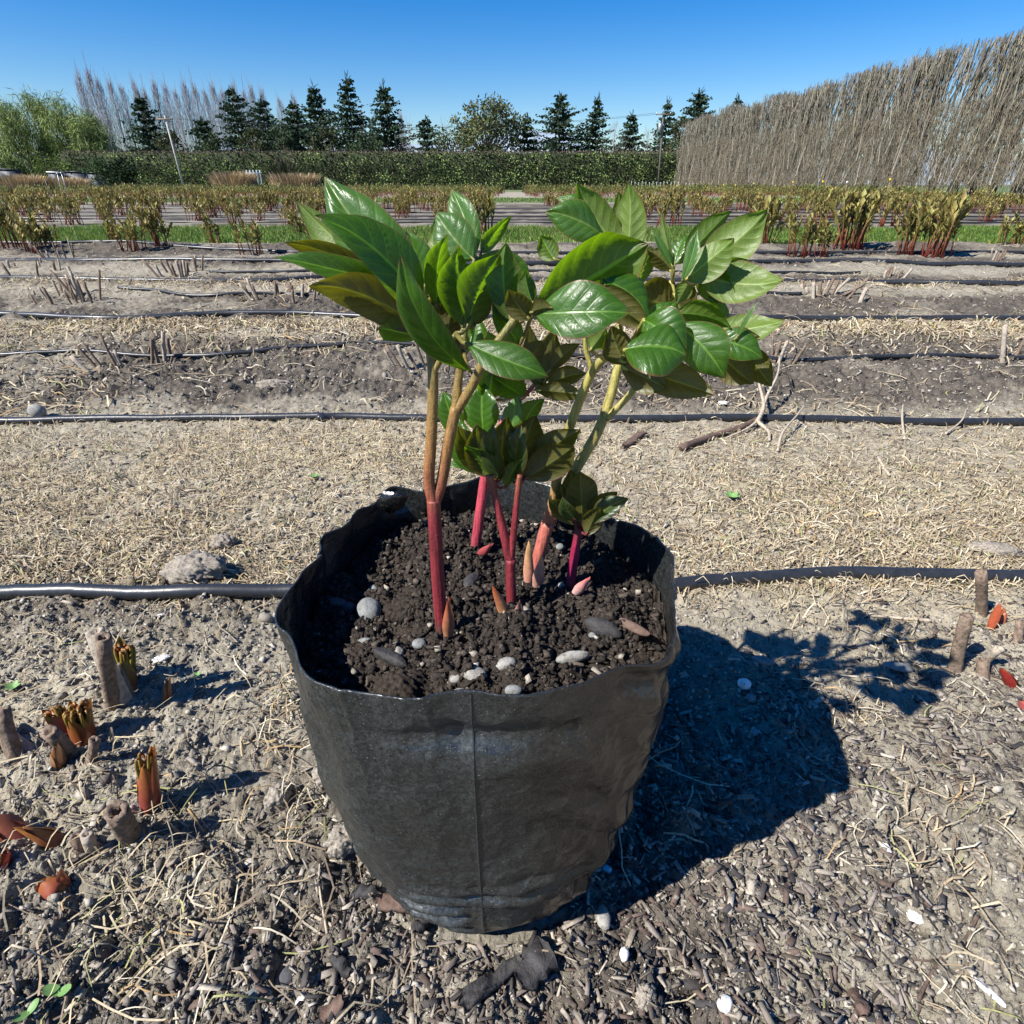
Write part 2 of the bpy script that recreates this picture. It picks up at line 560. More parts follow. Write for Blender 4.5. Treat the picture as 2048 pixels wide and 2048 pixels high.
def grass_mask(x, y):
    n = (fbm(x * 2, y * 2, 97, 3) - .5)
    s = sstep(7.35, 7.8, y + n * .7) * sstep(10.7, 10.3, y + n * .5)
    s = np.maximum(s, .75 * sstep(25, 26.5, y + n * 2) * sstep(36, 34, y + n * 2))
    s = np.maximum(s, .7 * sstep(60, 66, y))
    s = np.maximum(s, .8 * sstep(15.5, 17, x - (y - 36) * .12) * sstep(24, 28, y))
    return np.clip(s, 0, 1)


def axis(parts):
    out = [np.array([parts[0][0]])]
    for a, b, st in parts:
        n = max(1, int(round((b - a) / st)))
        out.append(np.linspace(a, b, n + 1)[1:])
    return np.concatenate(out)


ys = [.12]
while ys[-1] < 9.5: ys.append(ys[-1] + max(.0023, .0042 * ys[-1]))
gy = np.concatenate([axis([(-60, -3, 12), (-3, .11, .3)]), ys, axis([(9.8, 40, .8), (40, 130, 10), (130, 6000, 700)])])
gu = axis([(-3.2, -1.06, .07), (-1.06, 1.06, .00245), (1.06, 3.2, .07)])
out_ = np.array([6, 14, 40, 120, 400, 1200, 4200.])
wy = .93 * np.clip(gy, .12, 90) + .34
GX = gu[None] * wy[:, None]
GX = np.concatenate([-(out_[::-1])[None] - 3.3 * wy[:, None], GX, out_[None] + 3.3 * wy[:, None]], 1)
GY = np.repeat(gy[:, None], GX.shape[1], 1)
GZ = ground_h(GX, GY)
ny, nx = GX.shape
ii = (np.arange(ny - 1)[:, None] * nx + np.arange(nx - 1)[None]).ravel()
GF = np.stack([ii, ii + 1, ii + nx + 1, ii + nx], 1)
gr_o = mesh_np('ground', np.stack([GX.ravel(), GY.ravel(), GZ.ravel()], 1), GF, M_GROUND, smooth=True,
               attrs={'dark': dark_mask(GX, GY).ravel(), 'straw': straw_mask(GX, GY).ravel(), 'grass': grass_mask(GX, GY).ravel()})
tag(gr_o, kind='structure')
del GX, GY, GZ, GF


def gz(x, y): return float(ground_h(np.array([x]), np.array([y]))[0])


def G(px, py):
    """ground point under a photograph pixel"""
    p = PZ(px, py, 0)
    for _ in range(4):
        p = PZ(px, py, gz(p.x, p.y))
    return p


# far hills, the blue of distant haze put into their colour
def hills():
    xs = np.linspace(-5200, 5200, 140); mb = MB()
    top = 120 + 420 * fbm(xs / 900 + 4, xs * 0, 3, 4) ** 1.2
    top = top * 1.55 * (.55 + .45 * np.exp(-((xs + 300) / 1500) ** 2))
    rows = []
    for j, (f, y) in enumerate(((0, 5000), (.35, 5400), (.75, 5900), (1, 6300), (.2, 7600))):
        z = top * f * (1 + .18 * (fbm(xs / 260, xs * 0 + j, 9 + j, 3) - .5)) - (2 if f == 0 else 0)
        rows.append(np.stack([xs, np.full_like(xs, y) + 150 * fbm(xs / 300, xs * 0 + j, 5, 2), z], 1))
    V = np.concatenate(rows); n = len(xs)
    i = (np.arange(4)[:, None] * n + np.arange(n - 1)[None]).ravel()
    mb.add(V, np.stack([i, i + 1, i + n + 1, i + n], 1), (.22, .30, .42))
    o = mb.build('hills', mat_simple('hill_haze_blue', (.26, .32, .38), .95, .05, .004, .2, 0))
    tag(o, kind='structure')


hills()

# ------------------------------------------------------------------ vegetation builders for the background


def ordw(i):
    w = ['first', 'second', 'third', 'fourth', 'fifth', 'sixth', 'seventh', 'eighth', 'ninth', 'tenth', 'eleventh', 'twelfth', 'thirteenth',
         'fourteenth', 'fifteenth', 'sixteenth', 'seventeenth', 'eighteenth', 'nineteenth', 'twentieth', 'twenty-first', 'twenty-second',
         'twenty-third', 'twenty-fourth', 'twenty-fifth', 'twenty-sixth', 'twenty-seventh', 'twenty-eighth', 'twenty-ninth', 'thirtieth']
    return w[i] if i < len(w) else str(i + 1) + 'th'


QUAD = np.array([[-.5, 0, -.5], [.5, 0, -.5], [.5, 0, .5], [-.5, 0, .5]], float)
QF = np.array([[0, 1, 2, 3]])
LEAFT = np.array([[0, 0, 0], [.32, .05, .5], [0, 0, 1.0], [-.32, .05, .5]], float)
STICK = np.array([[.5, -.3, 0], [-.5, -.3, 0], [0, .6, 0], [.3, -.2, 1], [-.3, -.2, 1], [0, .35, 1]], float)
SF = np.array([[0, 1, 4, 3], [1, 2, 5, 4], [2, 0, 3, 5]])


def dirR(d):
    """rotation matrices taking +Z to unit vectors d (n,3) with random spin"""
    n = len(d)
    d = d / np.linalg.norm(d, axis=1, keepdims=True)
    r = rng.normal(size=(n, 3)); a = np.cross(d, r); a /= np.linalg.norm(a, axis=1, keepdims=True) + 1e-9
    b = np.cross(d, a)
    return np.stack([a, b, d], -1)


def vary(c, n, v=.25, hue=.1):
    c = np.asarray(c, float)
    return np.clip(c[None] * (1 + rng.uniform(-v, v, (n, 1))) * (1 + rng.uniform(-hue, hue, (n, 3))), 0, 1)


def conifer(h, r, seed, kind=0):
    """spruce/cedar: tiers of drooping boughs with needle sprays; returns trunk MB, crown MB"""
    global rng
    rng = np.random.default_rng(seed)
    tr = MB(); tr.tube([(0, 0, 0), (0, 0, h * .5), (0, 0, h * .97)], [h * .022, h * .013, h * .002], (.12, .09, .07), 6)
    cr = MB()
    nb = int(150 + h * 6)
    L = []; D = []; S = []
    for i in range(nb):
        f = (i + rng.random()) / nb
        T_ = max(8, int(h * .95)); z = h * (.05 + .93 * (math.floor(f * T_) + rng.uniform(0, .45)) / T_)
        bl = r * 1.75 * (1 - f) ** .85 * (rng.uniform(.35, 1.25)) * (1 + .22 * math.sin(7 * f + seed)) + .2
        a = rng.uniform(0, 2 * math.pi)
        up = rng.uniform(-.25, .25) + (.35 * f)
        dirn = np.array([math.cos(a), math.sin(a), up])
        m = int(6 + bl * 4.5)
        for k in range(m):
            q = (k + .5) / m
            p = np.array([0, 0, z]) + dirn * bl * q - np.array([0, 0, .12 * bl * q * q])
            L.append(p + rng.normal(size=3) * .10); D.append(np.array([dirn[0], dirn[1], -.18]) * 1.2 + rng.normal(size=3) * .38)
            S.append(rng.uniform(.55, 1.1) * (1.0 - .35 * q) * (.50 + .06 * r))
        cr_dir = dirn
    L = np.array(L); D = np.array(D); S = np.array(S)
    V, F, C = bulk(LEAFT, np.array([[0, 1, 2, 3]]), L, dirR(D), np.stack([S * 1.1, S, S], 1), vary((.045, .075, .042) if kind == 0 else (.035, .05, .018), len(L), .5))
    cr.add(V, F, C)
    tip = np.array([[0, 0, h * .93]] * 14) + rng.normal(size=(14, 3)) * np.array([.15, .15, h * .03])
    V, F, C = bulk(STICK, SF, tip, dirR(np.array([[0, 0, 1.]] * 14) + rng.normal(size=(14, 3)) * .4), np.stack([np.full(14, .12)] * 2 + [np.full(14, h * .06)], 1), vary((.03, .05, .025), 14))
    cr.add(V, F, C)
    return tr, cr


def bare_tree(h, spread, seed, n=220, col=(.26, .22, .22), thick=1.0):
    """leafless fastigiate tree: trunk and many upswept branches and twigs"""
    global rng
    rng = np.random.default_rng(seed)
    tr = MB(); tr.tube([(0, 0, 0), (rng.normal() * .1, 0, h * .4), (0, 0, h * .93)], [h * .012 * thick, h * .008 * thick, .02], col, 5)
    cr = MB()
    for lev, (cnt, ln, rd, sprd) in enumerate(((26, .38, .0030, 1.0), (n, .17, .0016, 1.1), (n, .10, .0012, 1.3))):
        f = rng.random(cnt) ** .8
        z0 = h * (.12 + .78 * f)
        ang = rng.uniform(0, 2 * math.pi, cnt)
        rad = spread * np.sin(np.pi * np.clip(.12 + .85 * f, 0, 1)) ** .7 * (rng.random(cnt) ** .5) * (0 if lev == 0 else 1)
        loc = np.stack([np.cos(ang) * rad, np.sin(ang) * rad, z0], 1)
        k = .28 * sprd * spread / (h * .08)
        d = np.stack([np.cos(ang) * .35 * k, np.sin(ang) * .35 * k, np.ones(cnt)], 1) + rng.normal(size=(cnt, 3)) * .10 * sprd
        sz = h * ln * rng.uniform(.6, 1.1, cnt) * (1 - .45 * f)
        V, F, C = bulk(STICK, SF, loc, dirR(d), np.stack([np.full(cnt, h * rd * thick)] * 2 + [sz], 1), vary(col, cnt, .3, .06))
        cr.add(V, F, C)
    return tr, cr


def blob_tree(h, r, seed, col, nclump=26, nleaf=75, size=.35, trunk_col=(.2, .16, .13), base=.3, airy=.8, droop=0.0):
    global rng
    rng = np.random.default_rng(seed)
    tr = MB(); tr.tube([(0, 0, 0), (.1, 0, h * .3), (0, 0, h * .6)], [h * .03, h * .022, h * .01], trunk_col, 7)
    cr = MB()
    for i in range(nclump):
        a = rng.uniform(0, 6.28); f = rng.uniform(base, .97)
        env = math.sin(math.pi * min(.98, (f - base * .6) / (1 - base * .6))) ** .6
        rr = r * env * rng.uniform(.25, .95)
        c = np.array([math.cos(a) * rr, math.sin(a) * rr, h * f])
        tr.tube([(0, 0, h * (f * .45)), tuple(c * .6 + np.array([0, 0, h * f * .18])), tuple(c)], [h * .010, h * .006, h * .002], trunk_col, 4, cap=False)
        m = nleaf
        v = rng.normal(size=(m, 3)); v /= np.linalg.norm(v, axis=1, keepdims=True)
        cs = r * rng.uniform(.22, .42)
        loc = c + v * (rng.random((m, 1)) ** .45) * cs * np.array([1, 1, .75 + droop])
        d = rng.normal(size=(m, 3)) + np.array([0, 0, .3 - droop * 2])
        sz = size * rng.uniform(.6, 1.3, m)
        V, F, C = bulk(LEAFT, np.array([[0, 1, 2, 3]]), loc, dirR(d), np.stack([sz * airy, sz, sz * (1 + droop)], 1), vary(col, m, .35, .08) * rng.uniform(.75, 1.2))
        cr.add(V, F, C)
    return tr, cr


def place_tree(name, trcr, x, y, label, cat='tree', group=None, rz=0, mat=M_FAR, scale=1.0):
    e = empty(name, (x, y, -.02), label, cat, group, rz)
    e.scale = (scale,) * 3
    t, c = trcr
    for nm, m, mt in (('trunk', t, M_BARK), ('crown', c, mat)):
        me = m if isinstance(m, bpy.types.Mesh) else m.build(nm, mt, link=False, smooth=False)
        o = bpy.data.objects.new(nm, me); COL.objects.link(o); o.parent = e
    return e


def top_h(px, py_top, Y): return P(px, py_top, Y).z


# conifers behind the hedge (pixel of the top, distance, crown half width in pixels)
con = [(275, 187, 128, 42), (402, 232, 120, 36), (460, 172, 134, 42), (520, 195, 128, 40), (582, 198, 124, 40), (624, 168, 132, 46), (692, 148, 130, 44), (766, 168, 126, 46),
       (852, 232, 118, 38), (1055, 228, 124, 26), (1122, 182, 128, 52), (1196, 192, 132, 38), (1264, 224, 126, 42), (1338, 200, 130, 36), (1402, 178, 134, 52), (1478, 192, 140, 30)]
for i, (px, py, Y, hw) in enumerate(con):
    b = P(px, 372, Y); h = top_h(px, py, Y)
    xx = (px - 1024) / FPX * (Y * CP)         # trunk stands upright at the tree's foot
    # the upright line through the top
    tp = P(px, py, Y)
    r = hw / FPX * Y * CP * (1.25 if px < 780 else 1.05)
    tall = ['slender', 'broad', 'tall', 'dense'][i % 4]
    place_tree('conifer', conifer(h, r, 100 + i), tp.x, Y, '%s dark conifer behind the trimmed hedge, %s conifer from the left' % (tall, ordw(i)),
               group='conifers behind the hedge', rz=i)
# small dark cypress in front of the hedge
tp = P(236, 318, 62)
place_tree('cypress', blob_tree(tp.z, 1.5, 55, (.02, .04, .015), 22, 80, .28, base=.05), tp.x, 62, 'round dark green shrubby cypress in front of the hedge, beside the leaning pole')

# bare poplars in a line far behind
pop = [(150, 132, 200), (170, 128, 196), (190, 148, 204), (214, 150, 200), (238, 160, 206), (262, 150, 202), (284, 168, 198), (304, 152, 200), (326, 158, 206), (346, 170, 198), (364, 152, 204),
       (384, 158, 200), (406, 172, 205), (420, 156, 200), (440, 168, 204), (463, 156, 199), (484, 172, 205), (498, 162, 200), (520, 168, 206), (556, 186, 200), (585, 182, 205), (640, 205, 203), (720, 215, 206), (800, 218, 200)]
pv = []
for k in range(5):
    t, c = bare_tree(26, 1.9, 300 + k, 420, (.30, .29, .33), 1.0)
    pv.append((t.build('trunk', M_BARK, link=False, smooth=False), c.build('crown', M_BARK, link=False, smooth=False)))
for i, (px, py, Y) in enumerate(pop):
    tp = P(px, py, Y)
    place_tree('bare_poplar', pv[i % 5], tp.x, Y, 'leafless grey poplar in the far row behind conifers, %s poplar from the left' % ordw(i), group='bare poplars in the far row', rz=i * 1.7, scale=tp.z / 26)
# small bare trees between the conifers
for i, (px, py, Y, lab) in enumerate(((815, 236, 112, 'spreading leafless tree left of the small conifer behind the hedge'), (885, 240, 112, 'pale leafless tree between small conifer and round gum tree'),
                                      (1232, 236, 112, 'thin leafless tree between two conifers right of the gum'), (1298, 252, 112, 'low leafless tree left of the right utility pole'),
                                      (345, 262, 108, 'brown leafless tree beside the left utility pole'))):
    tp = P(px, py, Y)
    place_tree('bare_tree', bare_tree(tp.z, 2.6, 700 + i, 150, (.24, .19, .18), .9), tp.x, Y, lab)
for i, (px, py, Y, r, lab) in enumerate(((330, 262, 104, 3.2, 'dark thicket tree between first conifer and the pole'), (420, 268, 102, 3.0, 'low dark thicket tree right of the left utility pole'), (505, 262, 103, 3.0, 'low dark thicket tree under third conifer'),
                                         (560, 250, 104, 3.0, 'dark thicket tree between fourth and fifth conifer'), (650, 258, 103, 3.2, 'dark thicket tree at the foot of the tallest conifer'), (725, 262, 102, 2.8, 'dark thicket tree between the tallest conifer and its right neighbour'),
                                         (1370, 235, 104, 3.0, 'dark bushy tree between pole and the shelterbelt end'))):
    tp = P(px, py, Y)
    place_tree('thicket_tree', blob_tree(tp.z, r, 820 + i, (.05, .075, .035) if i % 2 else (.06, .07, .03), 26, 90, .42, base=.1), tp.x, Y, lab, group='dark thicket trees behind the hedge')
# round gum tree
tp = P(975, 193, 122)
place_tree('gum_tree', blob_tree(tp.z, 6.4, 77, (.12, .13, .05), 46, 130, .55, (.3, .27, .24), .32), tp.x, 122, 'broad round gum tree with olive crown and pale limbs, taller than the hedge')
tp = P(900, 262, 110)
place_tree('shrubby_tree', blob_tree(tp.z, 4.6, 78, (.06, .075, .02), 26, 80, .4, base=.15), tp.x, 110, 'low olive bushy tree at the left foot of the gum tree')
# willows on the left
wil = [(20, 205, 104, 4.2), (62, 186, 108, 4.0), (112, 198, 106, 3.6), (150, 222, 104, 3.0), (182, 232, 108, 2.6), (-30, 196, 104, 4.0)]
for i, (px, py, Y, r) in enumerate(wil):
    tp = P(px, py, Y)
    place_tree('willow', blob_tree(tp.z, r, 400 + i, (.22, .28, .09), 40, 100, .62, (.12, .1, .08), .12, .20, .8), tp.x, Y,
               'pale green spring willow behind the hedge, %s willow from the left' % ordw(i if i < 5 else 0) if i < 5 else 'pale green willow cut off by the left picture edge',
               group='willows behind the hedge')

# trimmed hedges
def hedge(name, x0, x1, y, h, dep, col, dens, label, size=.22, seed=1, twig=.12, top_col=None):
    global rng
    rng = np.random.default_rng(seed)
    e = MB()
    L = x1 - x0
    nfront = int(L * h * dens); ntop = int(L * dep * dens * .6)
    a = np.stack([rng.uniform(x0, x1, nfront), y + rng.uniform(-.12, .55, nfront) + .35 * fbm(np.zeros(nfront), np.zeros(nfront)), rng.uniform(0, h, nfront)], 1)
    a[:, 1] += .5 * (fbm(a[:, 0] * .8, a[:, 2] * .9, 5, 3) - .5)
    b = np.stack([rng.uniform(x0, x1, ntop), y + rng.uniform(0, dep, ntop), h + rng.normal(size=ntop) * .06], 1)
    loc = np.concatenate([a, b]); n = len(loc)
    sz = size * rng.uniform(.6, 1.4, n)
    c = vary(col, n, .3, .12)
    patch = fbm(loc[:, 0] * .7, loc[:, 2] * .8, 15, 3)
    c = c * (0.55 + .9 * sstep(.35, .68, patch))[:, None]
    br = rng.random(n) < twig
    c[br] = vary((.13, .10, .075), int(br.sum()), .3)
    c[nfront:] = vary(top_col or (.14, .115, .085), ntop, .25)
    d = rng.normal(size=(n, 3)) + np.array([0, -.5, .3])
    V, F, C = bulk(LEAFT, np.array([[0, 1, 2, 3]]), loc, dirR(d), np.stack([sz, sz, sz], 1), c)
    e.add(V, F, C)
    # twiggy core that closes the hedge
    core = MB()
    k = int(L / .8) + 1
    xs = np.linspace(x0, x1, k); rows = []
    for (yy, zz) in ((y + .55, 0), (y + .5, h * .5), (y + .5, h - .12), (y + dep - .1, h - .12), (y + dep, 0)):
        rows.append(np.stack([xs, yy + .25 * (fbm(xs, xs * 0 + zz, 3, 2) - .5), np.full(k, zz)], 1))
    Vc = np.concatenate(rows); i = (np.arange(4)[:, None] * k + np.arange(k - 1)[None]).ravel()
    core.add(Vc, np.stack([i, i + 1, i + k + 1, i + k], 1), (.035, .045, .022))
    ee = empty(name, ((x0 + x1) / 2, y, 0), label, 'hedge')
    core.build('branch_core', M_FAR, ee, ee.location, smooth=False)
    e.build('foliage', M_FAR, ee, ee.location, smooth=False)
    return ee


HY = 92
hl = P(226, 304, HY); hr = P(1362, 308, HY)
hedge('clipped_hedge', -60, hr.x + 2.0, HY, hl.z, 2.0, (.175, .23, .075), 42, 'long trimmed green hedge running across the back of the field', seed=5)
# low shrubs in front of hedge, left
LO = [(105, 312, 70, 2.2, (.10, .14, .03), 'yellow green bushy shrub left of the frost cloth stack, in front of hedge'), (30, 322, 76, 1.6, (.05, .075, .02), 'dark shrub at the left edge in front of the hedge'),
      (190, 318, 66, 1.5, (.05, .09, .03), 'blue green shrub just left of the dark cypress')]
for i, (px, py, Y, r, c, lab) in enumerate(LO):
    tp = P(px, py, Y)
    place_tree('shrub', blob_tree(tp.z, r, 500 + i, c, 18, 70, .22, base=.05), tp.x, Y, lab, 'shrub')

# ------------------------------------------------------------------ tall bare shelterbelt on the right
A0 = PZ(1362, 380.5, 0); A1 = PZ(2048, 396.0, 0)
A1 = A0 + (A1 - A0) * 1.28
NB = 44
belt_h = P(1362, 238, A0.y).z
print('belt', A0, A1, belt_h, 'hedge', hl.z)


def belt_tree(seed, h):
    global rng
    rng = np.random.default_rng(seed)
    tr = MB()
    lean = rng.uniform(.04, .24)
    nl = rng.integers(3, 6)
    for k in range(nl):
        a = rng.uniform(-.5, .5); bx = rng.normal() * .12
        tr.tube([(bx, rng.normal() * .1, -.05), (bx + a * .4 + .1, rng.normal() * .12, h * .12), (bx + a * 1.0 + lean * h * .5, rng.normal() * .2, h * .5), (bx + a * 1.6 + lean * h, rng.normal() * .3, h * rng.uniform(.93, 1.0))],
                [.17, .12, .075, .03], (.11, .095, .085), 5)
    cr = MB()
    for cnt, ln, rd in ((170, 1.8, .036), (480, .8, .017)):
        z = h * rng.random(cnt) ** .85 * .97
        x = rng.normal(size=cnt) * (.75 + .15 * z / h) + lean * z
        y = rng.normal(size=cnt) * .32
        d = np.stack([rng.normal(size=cnt) * .17 + .10 * (x - lean * z) + lean, rng.normal(size=cnt) * .12, np.ones(cnt)], 1)
        sz = ln * rng.uniform(.5, 1.2, cnt)
        sz = np.minimum(sz, np.maximum(.15, h * (1.0 + rng.normal(size=cnt) * .014 + .018 * np.sin(x * 3 + seed)) - z))
        c = vary((.245, .225, .175), cnt, .6, .05) * (1 - .12 * (z / h))[:, None]
        V, F, C = bulk(STICK, SF, np.stack([x, y, z], 1), dirR(d), np.stack([np.full(cnt, rd * 1.6)] * 2 + [sz], 1), c)
        cr.add(V, F, C)
    cnt = 900        # fine brushy regrowth low down, clipped face
    z = h * .55 * rng.random(cnt) ** 1.1; x = rng.normal(size=cnt) * .8; y = -.35 + rng.normal(size=cnt) * .12
    d = np.stack([rng.normal(size=cnt) * .3, rng.normal(size=cnt) * .25, np.ones(cnt)], 1)
    V, F, C = bulk(STICK, SF, np.stack([x, y, z + .45], 1), dirR(d), np.stack([np.full(cnt, .016)] * 2 + [.5 * rng.uniform(.4, 1.2, cnt)], 1), vary((.24, .205, .15), cnt, .3, .05))
    cr.add(V, F, C)
    return tr.build('trunk', M_BARK, link=False, smooth=False), cr.build('crown', M_BARK, link=False, smooth=False)


bv = [belt_tree(900 + k, belt_h) for k in range(8)]
bd = (A1 - A0); bang = math.atan2(bd.y, bd.x)
for i in range(NB):
    f = (i + random.uniform(-.2, .2)) / (NB - 1)
    f = f if f > 0 else 0
    p = A0 + bd * f
    e = empty('shelterbelt_tree', (p.x, p.y, -.02), 'leafless clipped tree in the tall right shelterbelt, %s from its far end' % ordw(i), 'tree', 'bare trees of the tall shelterbelt', bang)
    e.scale = (1, 1, random.uniform(.95, 1.04))
    t, c = bv[i % 8]
    for nm, me in (('trunk', t), ('crown', c)):
        o = bpy.data.objects.new(nm, me); COL.objects.link(o); o.parent = e

# ------------------------------------------------------------------ poles, wires and bits at the far end
M_WOOD = mat_simple('weathered_wood', (.27, .22, .17), .85, .15, 14, .3, .4)
M_CONC = mat_simple('pole_concrete', (.42, .40, .36), .8, .2, 5, .2, .2)
M_POLE = mat_simple('pole_grey_wood', (.13, .125, .11), .8, .2, 5, .2, .2)
M_WHITE = mat_simple('white_plastic', (.75, .75, .73), .5, .4, 20, .1, .1)
M_YEL = mat_simple('yellow_tag', (.75, .5, .02), .5, .4, 20, .1, .1)
M_GREY = mat_simple('grey_painted_slats', (.30, .36, .43), .6, .3, 10, .2, .2)
M_DARKP = mat_simple('dark_sheeting', (.03, .04, .055), .5, .4, 5, .3, .3)
M_METAL = mat_simple('galvanised_steel', (.35, .36, .37), .45, .5, 30, .2, .2, .6)


def pole(px_t, py_t, px_b, py_b, Y, label, trans=False, rad=.11):
    b = P(px_b, py_b, Y); t = P(px_t, py_t, Y)
    e = empty('utility_pole', (b.x, Y, 0), label, 'utility pole', 'utility poles')
    m = MB(); m.tube([(b.x, Y, -.3), (b.x + (t.x - b.x) * .5, Y, t.z * .5), (t.x, Y, t.z)], [rad * 1.15, rad, rad * .8], (1, 1, 1), 10)
    m.build('post', M_POLE if trans else M_CONC, e, e.location)
    m = MB(); m.tube([(t.x - .9, Y - .15, t.z - .35), (t.x + .9, Y - .15, t.z - .35)], .06, (1, 1, 1), 4)
    m.build('crossarm', M_WOOD, e, e.location)
    for dx in (-.8, .8):
        m = MB(); m.tube([(t.x + dx, Y - .15, t.z - .3), (t.x + dx, Y - .15, t.z - .12)], [.05, .03], (1, 1, 1), 6)
        m.build('insulator', M_WHITE, e, e.location)
    if trans:
        q = P(px_t - 8, py_t + 34, Y); m = MB(); m.tube([(q.x, Y - .3, q.z - .45), (q.x, Y - .3, q.z - .4), (q.x, Y - .3, q.z + .4), (q.x, Y - .3, q.z + .45)], [.15, .24, .24, .15], (1, 1, 1), 10)
        m.build('transformer', M_METAL, e, e.location)
    return t


t1 = pole(329, 231, 370, 382, 80, 'pale utility pole standing in front of the hedge on the left')
t2 = pole(1327, 222, 1316, 380, 84, 'utility pole with small transformer near the right end of the hedge', True)
for k, dz in enumerate((-.2, -.2)):
    m = MB(); off = (-.8, .8)[k]
    a = t1 + Vector((off, -.15, dz)); b = t2 + Vector((off, -.15, dz))
    m.tube([a.lerp(b, f) - Vector((0, 0, 1.2 * 4 * f * (1 - f))) for f in np.linspace(0, 1, 25)], .012, (1, 1, 1), 4)
    tag(m.build('power_line', M_HOSE), ['nearer', 'farther'][k] + ' overhead wire strung between the two utility poles, %s insulators' % ['left', 'right'][k], 'wire', 'overhead wires')

# slatted grey pallet gate standing before the flax
g0 = P(500, 372, 58); gh = P(500, 340, 58).z
e = empty('slatted_gate', (g0.x, 58, 0), 'small blue grey slatted gate leaning beside the flax bush', 'gate')
for k in range(5):
    m = MB(); x = g0.x + .28 * k - .05
    m.tube([(x, 58, .02), (x - .05, 58.1, gh)], .055, (1, 1, 1), 4); m.build('slat', M_GREY, e, e.location)
for zz in (.3, gh - .25):
    m = MB(); m.tube([(g0.x - .15, 57.93, zz), (g0.x + 1.2, 57.93, zz)], .05, (1, 1, 1), 4); m.build('rail', M_GREY, e, e.location)


# flax clump, dry grass mounds
def blades(n, R, h, col, wid, lean, seed):
    global rng
    rng = np.random.default_rng(seed)
    m = MB()
    for i in range(n):
        a = rng.uniform(0, 6.283); r = R * rng.random() ** .5
        x, y = math.cos(a) * r * .5, math.sin(a) * r * .5
        L = h * rng.uniform(.6, 1.1); ln = lean * rng.uniform(.3, 1.3)
        c = np.clip(np.array(col) * rng.uniform(.6, 1.35), 0, 1)
        pts = []
        for f in (0, .4, .75, 1):
            pts.append(np.array([x + math.cos(a) * ln * L * f * f, y + math.sin(a) * ln * L * f * f, L * (f - .25 * ln * f * f)]))
        sd = np.array([-math.sin(a), math.cos(a), 0]) * wid
        V = []
        for p, w in zip(pts, (.7, 1, .7, .05)): V += [p - sd * w, p + sd * w]
        m.add(V, [[0, 1, 3, 2], [2, 3, 5, 4], [4, 5, 7, 6]], c)
    return m


fx = P(575, 374, 60)
e = empty('flax_bush', (fx.x, 60, 0), 'dark flax bush with long drooping blades in front of the hedge', 'bush')
blades(260, 1.7, P(575, 300, 60).z * .85, (.035, .05, .02), .05, .55, 3).build('leaf_blades', M_FAR, e)
blades(40, 1.2, P(575, 300, 60).z * 1.0, (.10, .07, .06), .03, .25, 4).build('seed_stalks', M_FAR, e)
for i, (px, Y, w, h, lab) in enumerate(((470, 56, 3.0, 1.1, 'low mound of dry tan grass left of the slatted gate'), (590, 54, 3.4, 1.0, 'low mound of dry tan grass right of the gate, before the flax'),
                                        (40, 50, 3.5, .9, 'mound of pale dry grass at the far left edge of the field'), (130, 52, 3.2, .8, 'mound of pale dry grass between the stakes and the cypress'))):
    q = P(px, 380, Y)
    m = blades(1500, w, h * 1.5, (.42, .32, .19), .04, .5, 30 + i); o = m.build('dry_grass', M_FAR); o.location = (q.x, Y, 0)
    tag(o, lab, 'dry grass', 'mounds of dry grass at the back')
# dark sheeted stacks on the far left
for i, (x0, x1, y0, y1, Y, mt, lab) in enumerate(((-12, 40, 337, 366, 66, M_DARKP, 'dark sheeted bin at the left edge in front of the hedge'), (92, 122, 343, 358, 68, M_DARKP, 'white topped crate stack behind the stakes'),
                                                  (124, 172, 342, 356, 69, M_DARKP, 'long low dark crate under the shrubs behind the dry grass'), (172, 200, 344, 358, 67, M_DARKP, 'small grey crate left of the cypress'))):
    a = P(x0, y0, Y); b = P(x1, y1, Y)
    e = empty('crate', ((a.x + b.x) / 2, Y, 0), lab, 'crate', 'crates before the hedge')
    zb = max(b.z - .3, 0.0); w = (b.x - a.x)
    m = MB()
    cx = (a.x + b.x) / 2
    V = [(a.x, Y, 0), (b.x, Y, 0), (b.x, Y + .9, 0), (a.x, Y + .9, 0), (a.x + .05, Y + .05, a.z - .08), (b.x - .15, Y + .05, a.z - .14), (b.x - .15, Y + .85, a.z - .14), (a.x + .05, Y + .85, a.z - .08)]
    m.add(V, [[0, 1, 5, 4], [1, 2, 6, 5], [2, 3, 7, 6], [3, 0, 4, 7], [4, 5, 6, 7]]); m.build('box_body', mt, e, e.location, smooth=False)
    m = MB()
    V = [(p[0] + (.06 if p[0] > cx else -.06), p[1] + (.06 if p[1] > Y + .4 else -.06), p[2] + dz) for dz in (.005, .09) for p in V[4:]]
    m.add(V, [[0, 1, 5, 4], [1, 2, 6, 5], [2, 3, 7, 6], [3, 0, 4, 7], [4, 5, 6, 7], [3, 2, 1, 0]]); m.build('lid', M_WHITE if i == 1 else mt, e, e.location, smooth=False)
